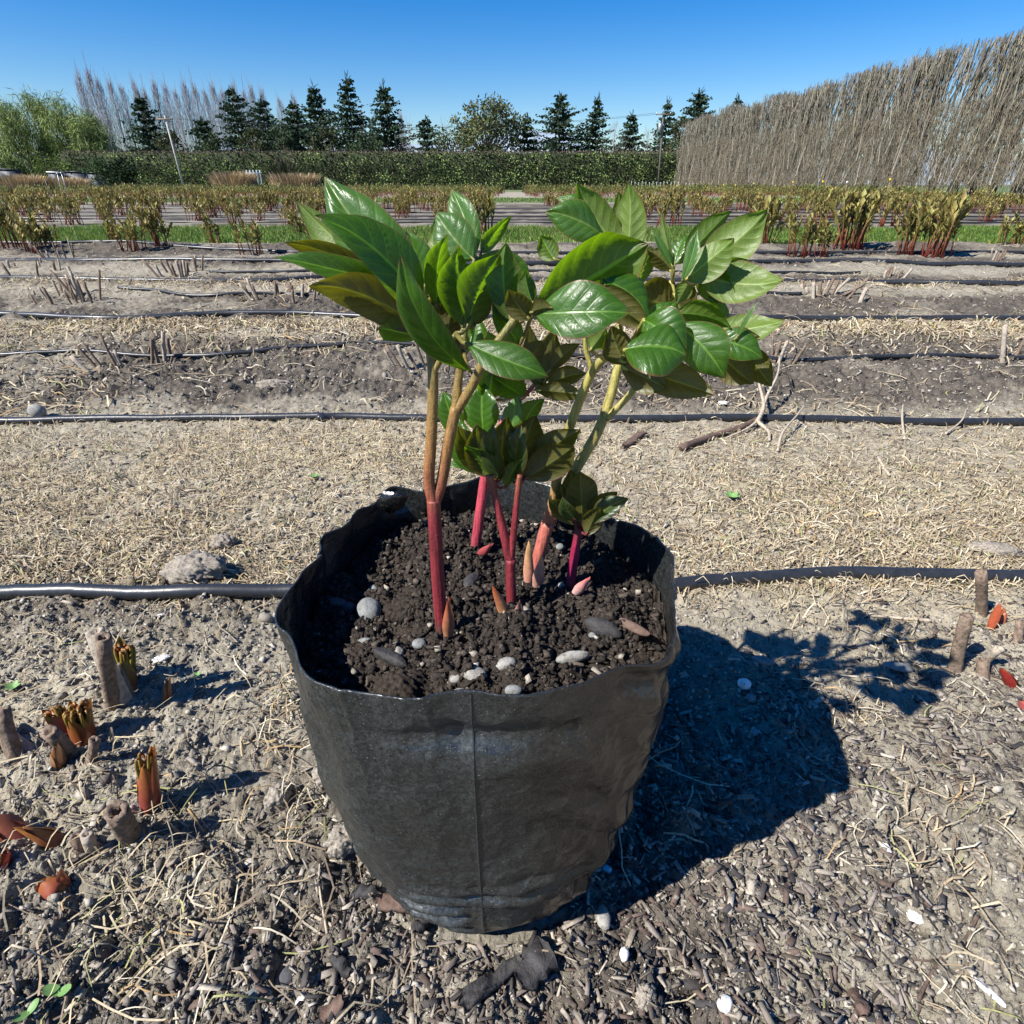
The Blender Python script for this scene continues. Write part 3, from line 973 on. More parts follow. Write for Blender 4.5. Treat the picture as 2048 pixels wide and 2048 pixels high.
# thin stakes, left
for i, (xt, yt, xb, yb, Y, lab) in enumerate(((88, 352, 100, 392, 34, 'dark wooden stake with a pale tag at the far left'), (114, 345, 124, 390, 36, 'metal stake beside the dark tagged stake'), (122, 344, 136, 390, 36.5, 'thin metal stake, rightmost of the left group'))):
    a = P(xt, yt, Y); b = P(xb, yb, Y)
    e = empty('stake', (b.x, Y, 0), lab, 'stake', 'stakes at the far left')
    m = MB(); m.tube([(b.x, Y, -.1), (a.x, Y, a.z)], .022, (1, 1, 1), 5); m.build('post', M_WOOD if i == 0 else M_METAL, e, e.location)
    m = MB(); m.tube([(a.x - .04, Y - .03, a.z - .05), (a.x + .04, Y - .03, a.z - .05)], .03, (1, 1, 1), 4); m.build('cap', M_YEL if i == 0 else M_METAL, e, e.location)
# white pegs and label stakes along the right
pegs = [(1263 + k * 7.2, 366 + (k % 3), 72) for k in range(14)] + [(1372 + k * 7, 369 + (k % 2), 70) for k in range(4)]
for i, (px, py, Y) in enumerate(pegs):
    a = P(px, py, Y)
    m = MB(); m.tube([(a.x, Y, -.02), (a.x, Y, a.z + .1), (a.x, Y, a.z + .14)], [.03, .03, .045], (1, 1, 1), 5)
    tag(m.build('row_peg', M_WHITE), 'white peg in the line of pegs before the hedge, %s from the left' % ordw(i), 'peg', 'white pegs before the hedge')
for i, (px, py, pb, Y) in enumerate(((1418, 369, 380, 66), (1447, 370, 381, 62), (1471, 371, 382, 60), (1508, 368, 383, 56), (1586, 365, 386, 46), (1646, 364, 388, 40), (1694, 365, 390, 38), (1780, 360, 392, 34))):
    a = P(px, py, Y)
    e = empty('label_stake', (a.x, Y, 0), ('%s tagged stake from the left along the shelterbelt foot, ' % ordw(i)) + ('white tag' if i == 6 else 'yellow tag'), 'stake', 'tagged stakes along the shelterbelt')
    m = MB(); m.tube([(a.x, Y, -.05), (a.x + .02, Y, a.z)], .018, (1, 1, 1), 5); m.build('post', M_WOOD, e, e.location)
    m = MB(); s = .05; z = a.z
    m.add([(a.x - s, Y - .03, z - .05), (a.x + s, Y - .03, z - .05), (a.x + s, Y - .03, z + .07), (a.x - s, Y - .03, z + .07), (a.x - s, Y - .01, z - .05), (a.x + s, Y - .01, z - .05), (a.x + s, Y - .01, z + .07), (a.x - s, Y - .01, z + .07)],
          [[0, 1, 2, 3], [5, 4, 7, 6], [1, 5, 6, 2], [4, 0, 3, 7], [3, 2, 6, 7], [4, 5, 1, 0]]); m.build('tag', M_WHITE if i == 6 else M_YEL, e, e.location, smooth=False)

# ------------------------------------------------------------------ field peonies


def shoot_mb(h, seed, leafy=1.0, col=(.20, .19, .05)):
    """one young peony shoot: red stalk with folded olive leaves up the top half"""
    r = np.random.default_rng(seed)
    m = MB()
    lx, ly = r.normal() * .10, r.normal() * .10
    pts = [(lx * h * f * f, ly * h * f * f, h * f * .96) for f in (0, .35, .7, 1)]
    cc = np.array([(.30, .05, .04), (.26, .10, .05), (.24, .17, .06), (.24, .22, .06)])
    m.tube([(p[0], p[1], p[2] - (.02 if i == 0 else 0)) for i, p in enumerate(pts)], [.0075, .0065, .0052, .0035], cc, 5)
    n = int(9 * leafy)
    for i in range(n):
        f = .42 + .58 * (i + r.random()) / n
        b = np.array([lx * h * f * f, ly * h * f * f, h * f * .96])
        a = r.uniform(0, 6.283); up = r.uniform(.9, 3.2)
        d = np.array([math.cos(a), math.sin(a), up]); d /= np.linalg.norm(d)
        L = h * r.uniform(.15, .26); w = L * r.uniform(.17, .28)
        s = np.cross(d, (0, 0, 1)); s /= np.linalg.norm(s); u = np.cross(s, d)
        c = np.array(col) * r.uniform(.55, 1.5) * (1 + r.uniform(-.12, .12, 3))
        V = [b, b + d * L * .45 + s * w + u * w * .5, b + d * L, b + d * L * .45 - s * w + u * w * .5, b + d * L * .5 - u * w * .2]
        m.add(V, [[0, 1, 2, 4], [0, 4, 2, 3]], c)
    return m


def clump_parts(seed, n, h, R, col=(.20, .19, .05)):
    r = np.random.default_rng(seed); out = []
    for i in range(n):
        a = r.uniform(0, 6.283); q = R * r.random() ** .6
        out.append(((math.cos(a) * q, math.sin(a) * q, 0), h * r.uniform(.6, 1.1), int(r.integers(1e6)), (r.normal() * .10 + math.sin(a) * -.15, r.normal() * .1 + math.cos(a) * .15, r.uniform(0, 6))))
    return out


SHOOTS = [shoot_mb(1.0 * .42, 40 + k, 1.6, (.28, .245, .075)).build('shoot', M_VCT, link=False, smooth=False) for k in range(8)]


def near_clump(px, py, n, hpx, R, label, seed):
    b = G(px, py); h = hpx / FPX * depth(b) * 0.90
    e = empty('peony_clump', b, label, 'plant', 'peony plants growing in the field')
    for i, (loc, hh, sd, rot) in enumerate(clump_parts(seed, int(n * 1.35), h, R * .85)):
        o = bpy.data.objects.new('shoot', SHOOTS[(seed + i) % 8]); COL.objects.link(o); o.parent = e
        o.location = loc; o.rotation_euler = rot; k = hh / .42; o.scale = (max(k, .75), max(k, .75), k)
    return e


NEARC = [(20, 492, 14, 80, .16, 'leafy red stemmed peony clump cut by the left picture edge'), (95, 500, 12, 60, .15, 'peony clump by a dark clod at the left, before the grass strip'),
         (62, 508, 9, 78, .12, 'tall leaning peony clump just right of the left edge'), (270, 500, 12, 66, .14, 'dense peony clump left of centre before the grass'),
         (325, 497, 9, 80, .09, 'peony clump with one tall shoot beside dense clump'), (232, 486, 8, 55, .12, 'darker peony clump behind dense clump, left'),
         (432, 488, 7, 60, .10, 'thin peony clump with pale old stump among its shoots'), (505, 508, 8, 60, .13, 'sparse peony clump of short red shoots, left of the bagged plant'),
         (597, 470, 8, 50, .10, 'small peony clump just left of the bagged plant crown'), (620, 478, 6, 40, .10, 'short brown peony clump touching the bagged plant crown'),
         (1595, 512, 12, 75, .14, 'upright peony clump right of the bagged plant, with reddish base'), (1640, 515, 6, 70, .07, 'narrow peony clump right of the upright clump'),
         (1695, 494, 20, 100, .20, 'large tall peony clump standing in front of the grass strip, right'), (1810, 508, 12, 90, .12, 'tall slender peony clump left of the widest right clump'),
         (1870, 514, 18, 110, .17, 'widest yellow green peony clump at the right'), (1530, 490, 10, 90, .12, 'peony clump partly hidden by the right leaves of the bagged plant'),
         (2015, 492, 8, 55, .14, 'low peony clump with fallen shoots near the right edge'), (2046, 490, 8, 75, .1, 'peony clump cut by the right picture edge'),
         (965, 470, 14, 75, .17, 'yellowish peony clump seen above the centre of the bagged plant'), (1225, 480, 7, 60, .1, 'peony clump hidden low behind the upright leaves'),
         (740, 492, 4, 40, .08, 'tiny peony clump behind the left crown leaves')]
for i, a in enumerate(NEARC): near_clump(*a[:5], a[5], 1000 + i)


def clump_mesh(seed, n, h, R, col=(.20, .19, .05), leafy=1.0):
    m = MB()
    for loc, hh, sd, rot in clump_parts(seed, n, h, R):
        s = shoot_mb(hh, sd, leafy, col)
        V = np.concatenate(s.V)
        Rm = np.array(Matrix.Rotation(rot[2], 3, 'Z')) @ np.array(Matrix.Rotation(rot[1], 3, 'Y')) @ np.array(Matrix.Rotation(rot[0], 3, 'X'))
        m.add(V @ Rm.T + np.array(loc), np.concatenate(s.F), np.concatenate(s.C))
    return m


FV = [clump_mesh(60 + k, 19, .42, .20, (.31, .26, .085), 1.5).build('peony_clump', M_VCT, link=False, smooth=False) for k in range(6)]
FV2 = [clump_mesh(80 + k, 14, .42, .25, (.09, .12, .03), 1.3).build('peony_clump', M_VCT, link=False, smooth=False) for k in range(3)]
r_ = np.random.default_rng(5)
cand = []
for y in np.concatenate([np.arange(11.2, 25, 1.30), np.arange(36.5, 60, 1.7)]):
    wx = y * .9 + 1
    for x in np.arange(-math.floor(wx / 1.25) * 1.25 + .1, wx, 1.25):
        if r_.random() < .10 * (1 if y > 13 else 1.8): continue
        if -.72 < x - .0 < .55 and abs(x) < 1.0: continue           # the bare path towards the hedge
        if x > A0.x + (y - A0.y) * (bd.x / bd.y) - 1.2: continue
        cand.append((x + r_.normal() * .14, y + r_.normal() * .22))
inds = [c for c in cand if c[1] < 25.5]
inds.sort(key=lambda c: math.hypot(*c))
IND = inds[:275]
rest = inds[275:] + [c for c in cand if c[1] >= 25.5]
for i, (x, y) in enumerate(IND):
    d = ('a young peony clump in the middle field block, between the two grass strips')
    o = bpy.data.objects.new('peony_clump', FV[i % 6]); COL.objects.link(o)
    o.location = (x, y, gz(x, y)); o.rotation_euler = (0, 0, i * 2.1); k = r_.uniform(.68, 1.1); o.scale = (k, k, k * r_.uniform(.85, 1.15))
    tag(o, 'young peony clump in the middle of the field, between the two grass strips', 'plant', 'peony plants in the middle field block')
m = MB()
tmpl = []
for k in range(4):
    s = clump_mesh(160 + k, 18, .50, .42, (.19, .21, .06) if k % 2 else (.30, .27, .09), .9)
    tmpl.append((np.concatenate(s.V), np.concatenate(s.F), np.concatenate(s.C)))
for i, (x, y) in enumerate(rest):
    if abs(x) > y * .92: continue
    V, F, C = tmpl[i % 4]
    a = r_.uniform(0, 6.28); R = np.array([[math.cos(a), -math.sin(a), 0], [math.sin(a), math.cos(a), 0], [0, 0, 1]])
    dk = .55 if y > 45 else 1
    m.add(V @ R.T * r_.uniform(.8, 1.2) + np.array([x, y, 0]), F, C * np.array([dk, dk, dk]))
# dark leafy far block
V, F, C = None, None, None
rng = np.random.default_rng(12)
n = 26000
yy = rng.uniform(60, 82, n); xx = rng.uniform(-1, 1, n) * (yy * .9)
lim = A0.x + (yy - A0.y) * (bd.x / bd.y) - 1.0
ok = (xx < lim) & ((np.abs(xx - .0) > 1.0))
rowp = np.abs(((yy / 1.6) % 1) - .5) < .33
ok &= rowp
loc = np.stack([xx, yy, rng.uniform(.05, .42, n)], 1)[ok]; n = len(loc)
V, F, C = bulk(LEAFT, np.array([[0, 1, 2, 3]]), loc, dirR(rng.normal(size=(n, 3)) + np.array([0, 0, .6])), np.stack([np.full(n, .26)] * 3, 1), vary((.06, .09, .025), n, .45, .15))
m.add(V, F, C)
tag(m.build('far_peony_rows', M_VCT, smooth=False), 'far rows of small leafy peonies running back to the hedge', 'peony rows', kind='stuff')

# ------------------------------------------------------------------ grass strips
rng = np.random.default_rng(31)
GT = np.array([[-.5, 0, 0], [.5, 0, 0], [.15, .25, .6], [0, .55, 1.0]], float)


def grass(n, x0, x1, y0, y1, h, w, col, thr=.3):
    x = rng.uniform(x0, x1, n); y = rng.uniform(y0, y1, n)
    ok = (grass_mask(x, y) > thr + .3 * rng.random(n)) & (np.abs(x) < y * .95 + 1)
    x, y = x[ok], y[ok]; n = len(x)
    z = ground_h(x, y)
    k = fbm(x * 3, y * 3, 44, 2)
    hh = h * rng.uniform(.5, 1.3, n) * (.6 + .8 * k)
    c = vary(col, n, .3, .12); dry = rng.random(n) < .12; c[dry] = vary((.36, .33, .12), int(dry.sum()))
    c *= (.75 + .5 * k)[:, None]
    return bulk(GT, np.array([[0, 1, 2, 3]]), np.stack([x, y, z], 1), np.einsum('nij,njk->nik', rotz(rng.uniform(0, 6.28, n)), rotx(rng.normal(size=n) * .25)), np.stack([np.full(n, w), hh, hh], 1), c)


m = MB(); m.add(*grass(130000, -10.5, 10.5, 7.2, 10.9, .05, .009, (.12, .21, .03)))
tag(m.build('near_grass_strip', M_VCT, smooth=False), 'strip of bright green short grass across the field behind nearest peonies', 'grass', kind='stuff')
m = MB(); m.add(*grass(40000, -34, 34, 25, 36, .07, .03, (.10, .19, .03)))
m.add(*grass(20000, 12, 40, 25, 60, .10, .05, (.09, .17, .03)))
tag(m.build('far_grass_strip', M_VCT, smooth=False), 'thin green grass strip farther back across the field', 'grass', kind='stuff')

# ------------------------------------------------------------------ irrigation pipes


def hose(pts, rad, label, jit=.006, flat=.85, ends=(-1, 1)):
    P0 = [G(px, py) for px, py in pts]
    pp = catmull(P0, 14)
    m = MB()
    V = []
    ph = random.random() * 9
    for i, p in enumerate(pp):
        zg = max(gz(p.x, p.y), gz(p.x, p.y - rad), gz(p.x, p.y + rad)) if p.y < 6 else gz(p.x, p.y)
        p.z = zg
    # smooth heights so the pipe does not follow every crumb
    zs = np.array([p.z for p in pp]); k = np.ones(9) / 9
    zs = np.convolve(np.pad(zs, 4, mode='edge'), k, 'valid')
    out = []
    for i, p in enumerate(pp):
        out.append(Vector((p.x, p.y + jit * math.sin(p.x * 5 + ph) + jit * .5 * math.sin(p.x * 17 + ph), zs[i] + rad * .72)))
    m.tube(out, rad, (1, 1, 1), 10)
    o = m.build('irrigation_pipe', M_HOSE)
    return tag(o, label, 'pipe', 'black irrigation pipes across the beds')


hose([(-420, 1206), (0, 1200), (330, 1192), (590, 1186), (900, 1190), (1200, 1195), (1365, 1177), (1520, 1162), (1700, 1152), (2048, 1160), (2500, 1166)], .0115, 'thick black pipe passing right behind the plastic bag, nearest pipe', .002)
hose([(-300, 852), (0, 848), (300, 842), (620, 838), (640, 842), (700, 838), (1000, 840), (1500, 843), (1800, 848), (2048, 846), (2400, 846)], .0105, 'second nearest black pipe, lying under the twisted root', .004)
hose([(-200, 722), (0, 716), (160, 712), (430, 707), (620, 706), (850, 704), (1100, 706), (1400, 708), (1620, 712), (1900, 716), (2200, 724)], .0075, 'thin black pipe half buried in the first bed row', .01)
hose([(-200, 634), (0, 636), (220, 641), (430, 638), (640, 634), (900, 640), (1200, 642), (1560, 641), (1900, 642), (2200, 644)], .0145, 'thick black pipe at the far side of the first stubble row', .008)
hose([(240, 590), (330, 596), (420, 599), (560, 594), (800, 596), (1100, 600), (1300, 601), (1480, 599), (1600, 596)], .009, 'thin pipe vanishing into soil, behind the fan of cut stalks', .01)
hose([(-200, 556), (0, 558), (230, 564), (520, 567), (760, 558), (1000, 566), (1500, 567), (1740, 570), (2048, 570), (2250, 570)], .0165, 'thick black pipe between the second and third stubble rows', .01)
hose([(420, 546), (560, 548), (760, 546), (1100, 548), (1580, 549), (1720, 548)], .010, 'thin pipe partly buried before the third stubble row', .012)
hose([(-200, 521), (0, 523), (200, 527), (600, 530), (1000, 531), (1550, 531), (1780, 530), (1900, 533), (2048, 535), (2250, 536)], .017, 'thick black pipe just in front of the third stubble row', .012)
hose([(-200, 493), (0, 495), (230, 497), (380, 501), (600, 504), (1000, 506), (1480, 508), (1700, 508), (2048, 509), (2250, 510)], .016, 'black pipe under the nearest row of peony clumps', .012)
for i, (py, r) in enumerate(((446, .017), (440, .015), (433, .017), (426, .016), (418, .018))):
    hose([(-120, py - 3), (400, py - 1), (800, py), (1200, py + 1), (1700, py + 1), (2200, py + 2)], r, 'black pipe beyond the grass strip, %s from the grass' % ordw(i), .02)

# ------------------------------------------------------------------ cut dry stalks
M_STALK = mat_simple('dry_stalk', (.17, .125, .092), .85, .2, 160, .6, 1.0)
M_STALKP = mat_simple('dry_stalk_pale', (.33, .28, .22), .85, .2, 120, .35, .6)


def stalk_mb(base, tip, r):
    m = MB(); base = Vector(base); tip = Vector(tip)
    d = (tip - base); L = d.length; d.normalize()
    a = d.cross(Vector((.3, 1, .1))).normalized(); b = d.cross(a)
    N = 14; V = []; bow = Vector((random.uniform(-1, 1), random.uniform(-1, 1), 0)) * L * .03
    gr = [random.uniform(.86, 1.1) for _ in range(N)]; top = [random.uniform(-.25, .25) for _ in range(N)]
    r *= .82; rings = [(0, 1.15), (.25, 1.04), (.5, 1.0), (.75, .98), (1, 1.0), (1, .5), (1, .3)]
    for q, (f, k) in enumerate(rings):
        c = base + d * L * f + bow * 4 * f * (1 - f)
        for i in range(N):
            an = 2 * math.pi * i / N
            off = d * (top[i] * r if q in (4, 5) else (-r * .9 if q == 6 else 0))
            kk = k * (gr[i] if q < 5 else 1) * random.uniform(.97, 1.03)
            V.append(c + (a * math.cos(an) + b * math.sin(an)) * r * kk + off)
    F = [[q * N + i, q * N + (i + 1) % N, (q + 1) * N + (i + 1) % N, (q + 1) * N + i] for q in range(len(rings) - 1) for i in range(N)]
    V.append(base + d * (L - r * .9)); e = len(rings) - 1
    F += [[e * N + i, e * N + (i + 1) % N, len(V) - 1, len(V) - 1] for i in range(N)]
    m.add([tuple(v) for v in V], F)
    return m


def stalks(items, label, cat='cut stalks', group='clumps of cut dry stalks', extra=()):
    """items: (px base, py base, px tip, py tip, r)"""
    b0 = G(items[0][0], items[0][1])
    e = empty('cut_stalk_clump', b0, label, cat, group)
    for i, (bx, by, tx, ty, r) in enumerate(items):
        b = G(bx, by); t = P(tx, ty, b.y + random.uniform(-.02, .03))
        o = stalk_mb(b - Vector((0, 0, .012)), t, r).build('stalk', M_STALKP if (i * 7 + len(items)) % 3 == 0 else M_STALK, e, b0, smooth=False)
    return e


def fan(cx, cy, n, w, hpx, r, lean=0, sp=.7):
    out = []
    for i in range(n):
        bx = cx + random.uniform(-w, w); by = cy + random.uniform(-.12, .18) * w
        h = hpx * random.uniform(.5, 1.1)
        out.append((bx, by, bx + lean * h + (bx - cx) / w * sp * h * .5 + random.uniform(-.25, .25) * h, by - h, r * random.uniform(.8, 1.2)))
    return out


random.seed(11)
stalks([(195, 735, 150, 690, .007), (188, 748, 142, 712, .009), (205, 733, 165, 686, .006), (237, 738, 200, 668, .006), (250, 738, 228, 700, .006)], 'leaning dark cut stalks at the far left of the first row')
stalks([(300, 722, 281, 694, .006), (303, 727, 303, 678, .007), (318, 727, 305, 676, .007), (330, 724, 326, 662, .008), (343, 722, 334, 676, .009), (338, 736, 344, 714, .004)], 'upright bundle of cut stalks in the first row left')
stalks([(805, 735, 772, 692, .007), (820, 738, 795, 690, .008), (838, 740, 812, 700, .006), (850, 730, 830, 680, .006), (790, 730, 768, 700, .005)], 'cut stalks seen just left of the bagged plant stems')
stalks(fan(100, 603, 12, 62, 40, .008, -.7), 'wide fan of leaning cut stalks in the second row, far left')
stalks(fan(178, 600, 8, 24, 60, .009, -.35), 'tall pale cut stalks beside the wide fan, left')
stalks(fan(345, 552, 12, 34, 32, .010, -.5), 'bristling cut stalks in the third row left')
stalks(fan(400, 545, 4, 12, 38, .009, .1), 'few upright cut stalks right of bristling clump')
stalks(fan(60, 548, 8, 60, 30, .010, -.4), 'sparse short cut stalks in the third row, far left')
stalks(fan(530, 600, 6, 34, 50, .008, -.4), 'long thin cut stalks left of the crown leaves')
stalks(fan(605, 596, 11, 36, 36, .009, .15), 'dense short cut stalks under the brown leaf on the left')
stalks(fan(120, 518, 9, 35, 38, .008, -.5), 'thin dark stalks under the leftmost tall peony clump')
stalks(fan(1632, 592, 12, 28, 34, .010, .1), 'short reddish cut stalks in the second row right')
stalks([(1668, 585, 1700, 556, .010), (1680, 590, 1730, 568, .009), (1707, 592, 1740, 552, .009), (1720, 604, 1733, 576, .013), (1672, 575, 1672, 560, .010), (1690, 600, 1712, 580, .008)], 'pale cut stalks splayed to the right in the second row')
stalks([(1548, 722, 1562, 682, .008), (1556, 728, 1575, 682, .008), (1582, 730, 1612, 690, .007), (1545, 720, 1546, 668, .005), (1550, 748, 1545, 728, .005)], 'leaning tan cut stalks right of the lowest leaves')
stalks([(2006, 724, 2010, 650, .010), (2013, 724, 2013, 698, .009), (2024, 726, 2060, 660, .007)], 'tall square topped cut stalks near the right edge')
stalks(fan(1785, 552, 9, 22, 22, .009, .5), 'low splayed pale stalks in the third row right')
stalks(fan(1985, 518, 6, 26, 24, .009, .2), 'small reddish stubs by the right edge, third row')
# foreground wood
stalks([(252, 1402, 190, 1262, .0115), (226, 1410, 206, 1275, .010), (262, 1400, 232, 1330, .007)], 'thick splintered old stems in the left foreground', group='old woody stubs in the foreground')
stalks([(35, 1520, 2, 1420, .010), (58, 1500, -20, 1448, .011)], 'dark gnarled stubs at left picture edge', group='old woody stubs in the foreground')
stalks([(138, 1500, 98, 1462, .0105)], 'short cut stub lying beside the unfurling bud pair', group='old woody stubs in the foreground')
stalks([(166, 1528, 188, 1478, .006), (200, 1492, 182, 1500, .004)], 'thin forked stub right of the unfurling bud pair', group='old woody stubs in the foreground')
stalks([(160, 1705, 150, 1672, .007), (182, 1695, 172, 1668, .007)], 'pair of short square stubs right of the lying buds', group='old woody stubs in the foreground')
stalks([(1968, 1226, 1962, 1144, .0095)], 'upright grey cut stub in front of the nearest pipe, right', group='old woody stubs in the foreground')
stalks([(1912, 1340, 1934, 1232, .0105)], 'leaning brown cut stub, tallest at the right edge', group='old woody stubs in the foreground')
stalks([(1972, 1364, 1966, 1318, .0095), (1966, 1320, 2000, 1296, .006)], 'low stub with hollow cut end beside leaning stub', group='old woody stubs in the foreground')
stalks([(2038, 1290, 2040, 1240, .007)], 'small grey stub at the right picture edge', group='old woody stubs in the foreground')
stalks([(258, 1668, 232, 1620, .013)], 'blunt brown stub behind left frame line, below the big bud', group='old woody stubs in the foreground')

# ------------------------------------------------------------------ blades, buds
M_BUD = mat_vc('bud_scale', .4, .4, 200, .2, .18)


def blade_mb(L, W, cup, bend, c0, c1, nu=12, nv=6, thick=0.0, wave=0, tipn=.8, pointed=False):
    """a scale-like blade: base at origin, growing +Z, inner face +Y; cup wraps it round, bend tilts tip to -Y(out)/+Y(in)"""
    m = MB(); V = []; C = []; U = []
    for i in range(nu + 1):
        s = i / nu
        w = W * .5 * (math.sin(math.pi * min(1, (.12 + .88 * s)) ** 1.0) ** tipn if s < 1 else 0) if not pointed else W * .5 * min(1, .72 + 1.1 * s) * (1 - s ** 1.7) ** .85
        w = max(w, W * .01)
        z = L * s; off = bend * L * s * s
        for j in range(nv + 1):
            t = -1 + 2 * j / nv
            a = t * cup
            rr = w / max(cup, .05)
            x = rr * math.sin(a) if cup > .05 else w * t
            y = rr * (1 - math.cos(a)) + off + wave * math.sin(s * 9 + t * 2)
            V.append((x, y, z)); C.append(np.array(c0) * (1 - s) + np.array(c1) * s); U.append((s, t))
    F = [[i * (nv + 1) + j, i * (nv + 1) + j + 1, (i + 1) * (nv + 1) + j + 1, (i + 1) * (nv + 1) + j] for i in range(nu) for j in range(nv)]
    m.add(V, F, np.array(C), np.array(U))
    return m


def put(mb, name, mat, parent, base, d, spin=0, origin=(0, 0, 0)):
    q = Vector(d).normalized().to_track_quat('Z', 'Y')
    Mx = Matrix.Translation(Vector(base)) @ q.to_matrix().to_4x4() @ Matrix.Rotation(spin, 4, 'Z')
    V = np.concatenate(mb.V); Mn = np.array(Mx)
    mb.V = [V @ Mn[:3, :3].T + Mn[:3, 3]]; mb.F = [np.concatenate(mb.F)]; mb.C = [np.concatenate(mb.C)]; mb.U = [np.concatenate(mb.U)]
    return mb.build(name, mat, parent, origin)


def bud(base, tip, r, label, n=3, open_=.1, c0=(.30, .05, .035), c1=(.34, .16, .04), fern=0, group='emerging peony buds'):
    base = Vector(base); tip = Vector(tip); d = (tip - base); L = d.length
    e = empty('peony_bud', base, label, 'bud', group)
    m = MB(); m.tube([(0, 0, -.1 * L), (0, 0, .25 * L), (0, 0, .6 * L), (0, 0, .85 * L)], [r * .75, r * .8, r * .5, r * .08], (.22, .09, .03), 9)
    put(m, 'shoot_core', M_BUD, e, base, d, 0, base)
    for k in range(n):
        a = 2 * math.pi * k / n + .5
        LL = L * (1.0 if k == 0 else random.uniform(.62, .9))
        b = blade_mb(LL, r * 2.6, 1.15, 0, c0, c1, 12, 6)
        V = np.concatenate(b.V)
        s = V[:, 2] / LL
        V[:, 1] -= r * (1.02 - .15 * s) ; V[:, 1] *= (1 - (1 - open_) * .0); V[:, 1] += (s ** 1.6) * r * (.85 - open_ * 6)
        b.V = [V]
        put(b, 'bud_scale', M_BUD, e, base, d, a, base)
    for k in range(fern):
        a = random.uniform(0, 6.28); rr = r * random.uniform(.1, .8)
        m = MB(); pts = []
        for f in np.linspace(0, 1, 7):
            q = rr * (1 - .1 * f) + .55 * r * math.sin(f * 2.8) - .5 * r * f * f
            pts.append((math.cos(a) * q, math.sin(a) * q, L * (.40 + .52 * math.sin(f * 2.35)) * (1 - .12 * rr / r)))
        m.tube(pts, [r * .17, r * .18, r * .17, r * .15, r * .14, r * .13, r * .09], vary((.20, .22, .03), 7, .2) * np.linspace(1, .9, 7)[:, None] * np.array([[1 + .1 * i, 1 - .10 * i, 1] for i in range(7)]), 5)
        put(m, 'curled_leaf', M_BUD, e, base, d, 0, base)
    return e


random.seed(3)
def B(px, py): return G(px, py) - Vector((0, 0, .004))
b = B(298, 1606); bud(b, P(292, 1492, b.y + .0), .0105, 'tall pointed red and orange bud standing alone, left foreground', 3, .12, (.26, .04, .045), (.34, .13, .03), 5)
b = B(168, 1478); bud(b, P(150, 1402, b.y), .0125, 'larger unfurling red bud with fern like yellow green leaves', 3, .2, (.30, .06, .03), (.26, .11, .02), 16)
b = B(135, 1462); bud(b, P(98, 1412, b.y + .01), .010, 'smaller unfurling red bud left of the larger one', 3, .2, (.28, .04, .03), (.22, .08, .02), 12)
b = B(255, 1382); bud(b, P(238, 1280, b.y + .02), .0125, 'leafy green and red bud rising behind splintered old stems', 2, .2, (.16, .05, .03), (.17, .13, .03), 16)
b = B(332, 1398); bud(b, P(334, 1352, b.y), .0065, 'small brown pointed bud right of the splintered stems', 2, .08, (.28, .10, .07), (.36, .22, .10))
b = B(112, 1780); bud(b, P(92, 1748, b.y + .01), .012, 'squat orange bud alone near the bottom left', 3, .15, (.28, .06, .03), (.32, .10, .03))
b = B(118, 1682); bud(b, P(32, 1648, b.y - .01), .009, 'orange bud lying on its side, pointing left', 3, .06, (.26, .06, .04), (.42, .18, .04))
b = B(40, 1668); bud(b, P(-30, 1628, b.y), .012, 'orange bud lying at left picture edge above the other', 3, .08, (.24, .05, .04), (.36, .13, .05))
b = B(-2, 1728); bud(b, P(2, 1705, b.y), .009, 'dark red bud tip cut by the left picture edge', 2, .1, (.2, .03, .03), (.26, .05, .03))
b = B(118, 1525); bud(b, P(104, 1488, b.y), .008, 'small brown bud below the unfurling pair', 2, .1, (.16, .06, .04), (.3, .18, .08))
b = B(1982, 1256); bud(b, P(2004, 1204, b.y), .0065, 'bright orange red bud behind the leaning stub, right edge', 2, .12, (.42, .10, .05), (.45, .10, .04))
b = B(2002, 1246); bud(b, P(2012, 1216, b.y + .01), .0055, 'shorter orange red bud touching the bright one', 2, .12, (.42, .12, .06), (.4, .1, .04))
b = B(2030, 1372); bud(b, P(2004, 1330, b.y), .008, 'dark crimson bud at lower right edge by the hollow stub', 2, .1, (.3, .02, .02), (.4, .04, .03))
b = B(2052, 1416); bud(b, P(2046, 1398, b.y), .006, 'pink bud tip cut by the right picture edge', 2, .1, (.5, .1, .1), (.5, .12, .1))

# ------------------------------------------------------------------ loose ground litter (uncountable)
rng = np.random.default_rng(99)
CUBE = np.array([[-1, -1, -1], [1, -1, -1], [1, 1, -1], [-1, 1, -1], [-1, -1, 1], [1, -1, 1], [1, 1, 1], [-1, 1, 1]], float) * .5
CF = np.array([[0, 3, 2, 1], [4, 5, 6, 7], [0, 1, 5, 4], [1, 2, 6, 5], [2, 3, 7, 6], [3, 0, 4, 7]])


def scatter_xy(n, ymin, ymax, dens):
    """points in the ground wedge the camera could see, weighted by dens(x,y)"""
    out = []
    tot = 0
    while tot < n:
        k = n * 3
        y = ymin * (ymax / ymin) ** rng.random(k) if ymax > 1.3 else rng.uniform(ymin, ymax, k)
        w = (y * CP + .29) * .9 + .12
        x = rng.uniform(-1, 1, k) * w
        p = dens(x, y)
        r = np.hypot(x + .027, y - .407) > .121
        ok = (rng.random(k) < p) & r
        out.append(np.stack([x[ok], y[ok]], 1)); tot += int(ok.sum())
    return np.concatenate(out)[:n]


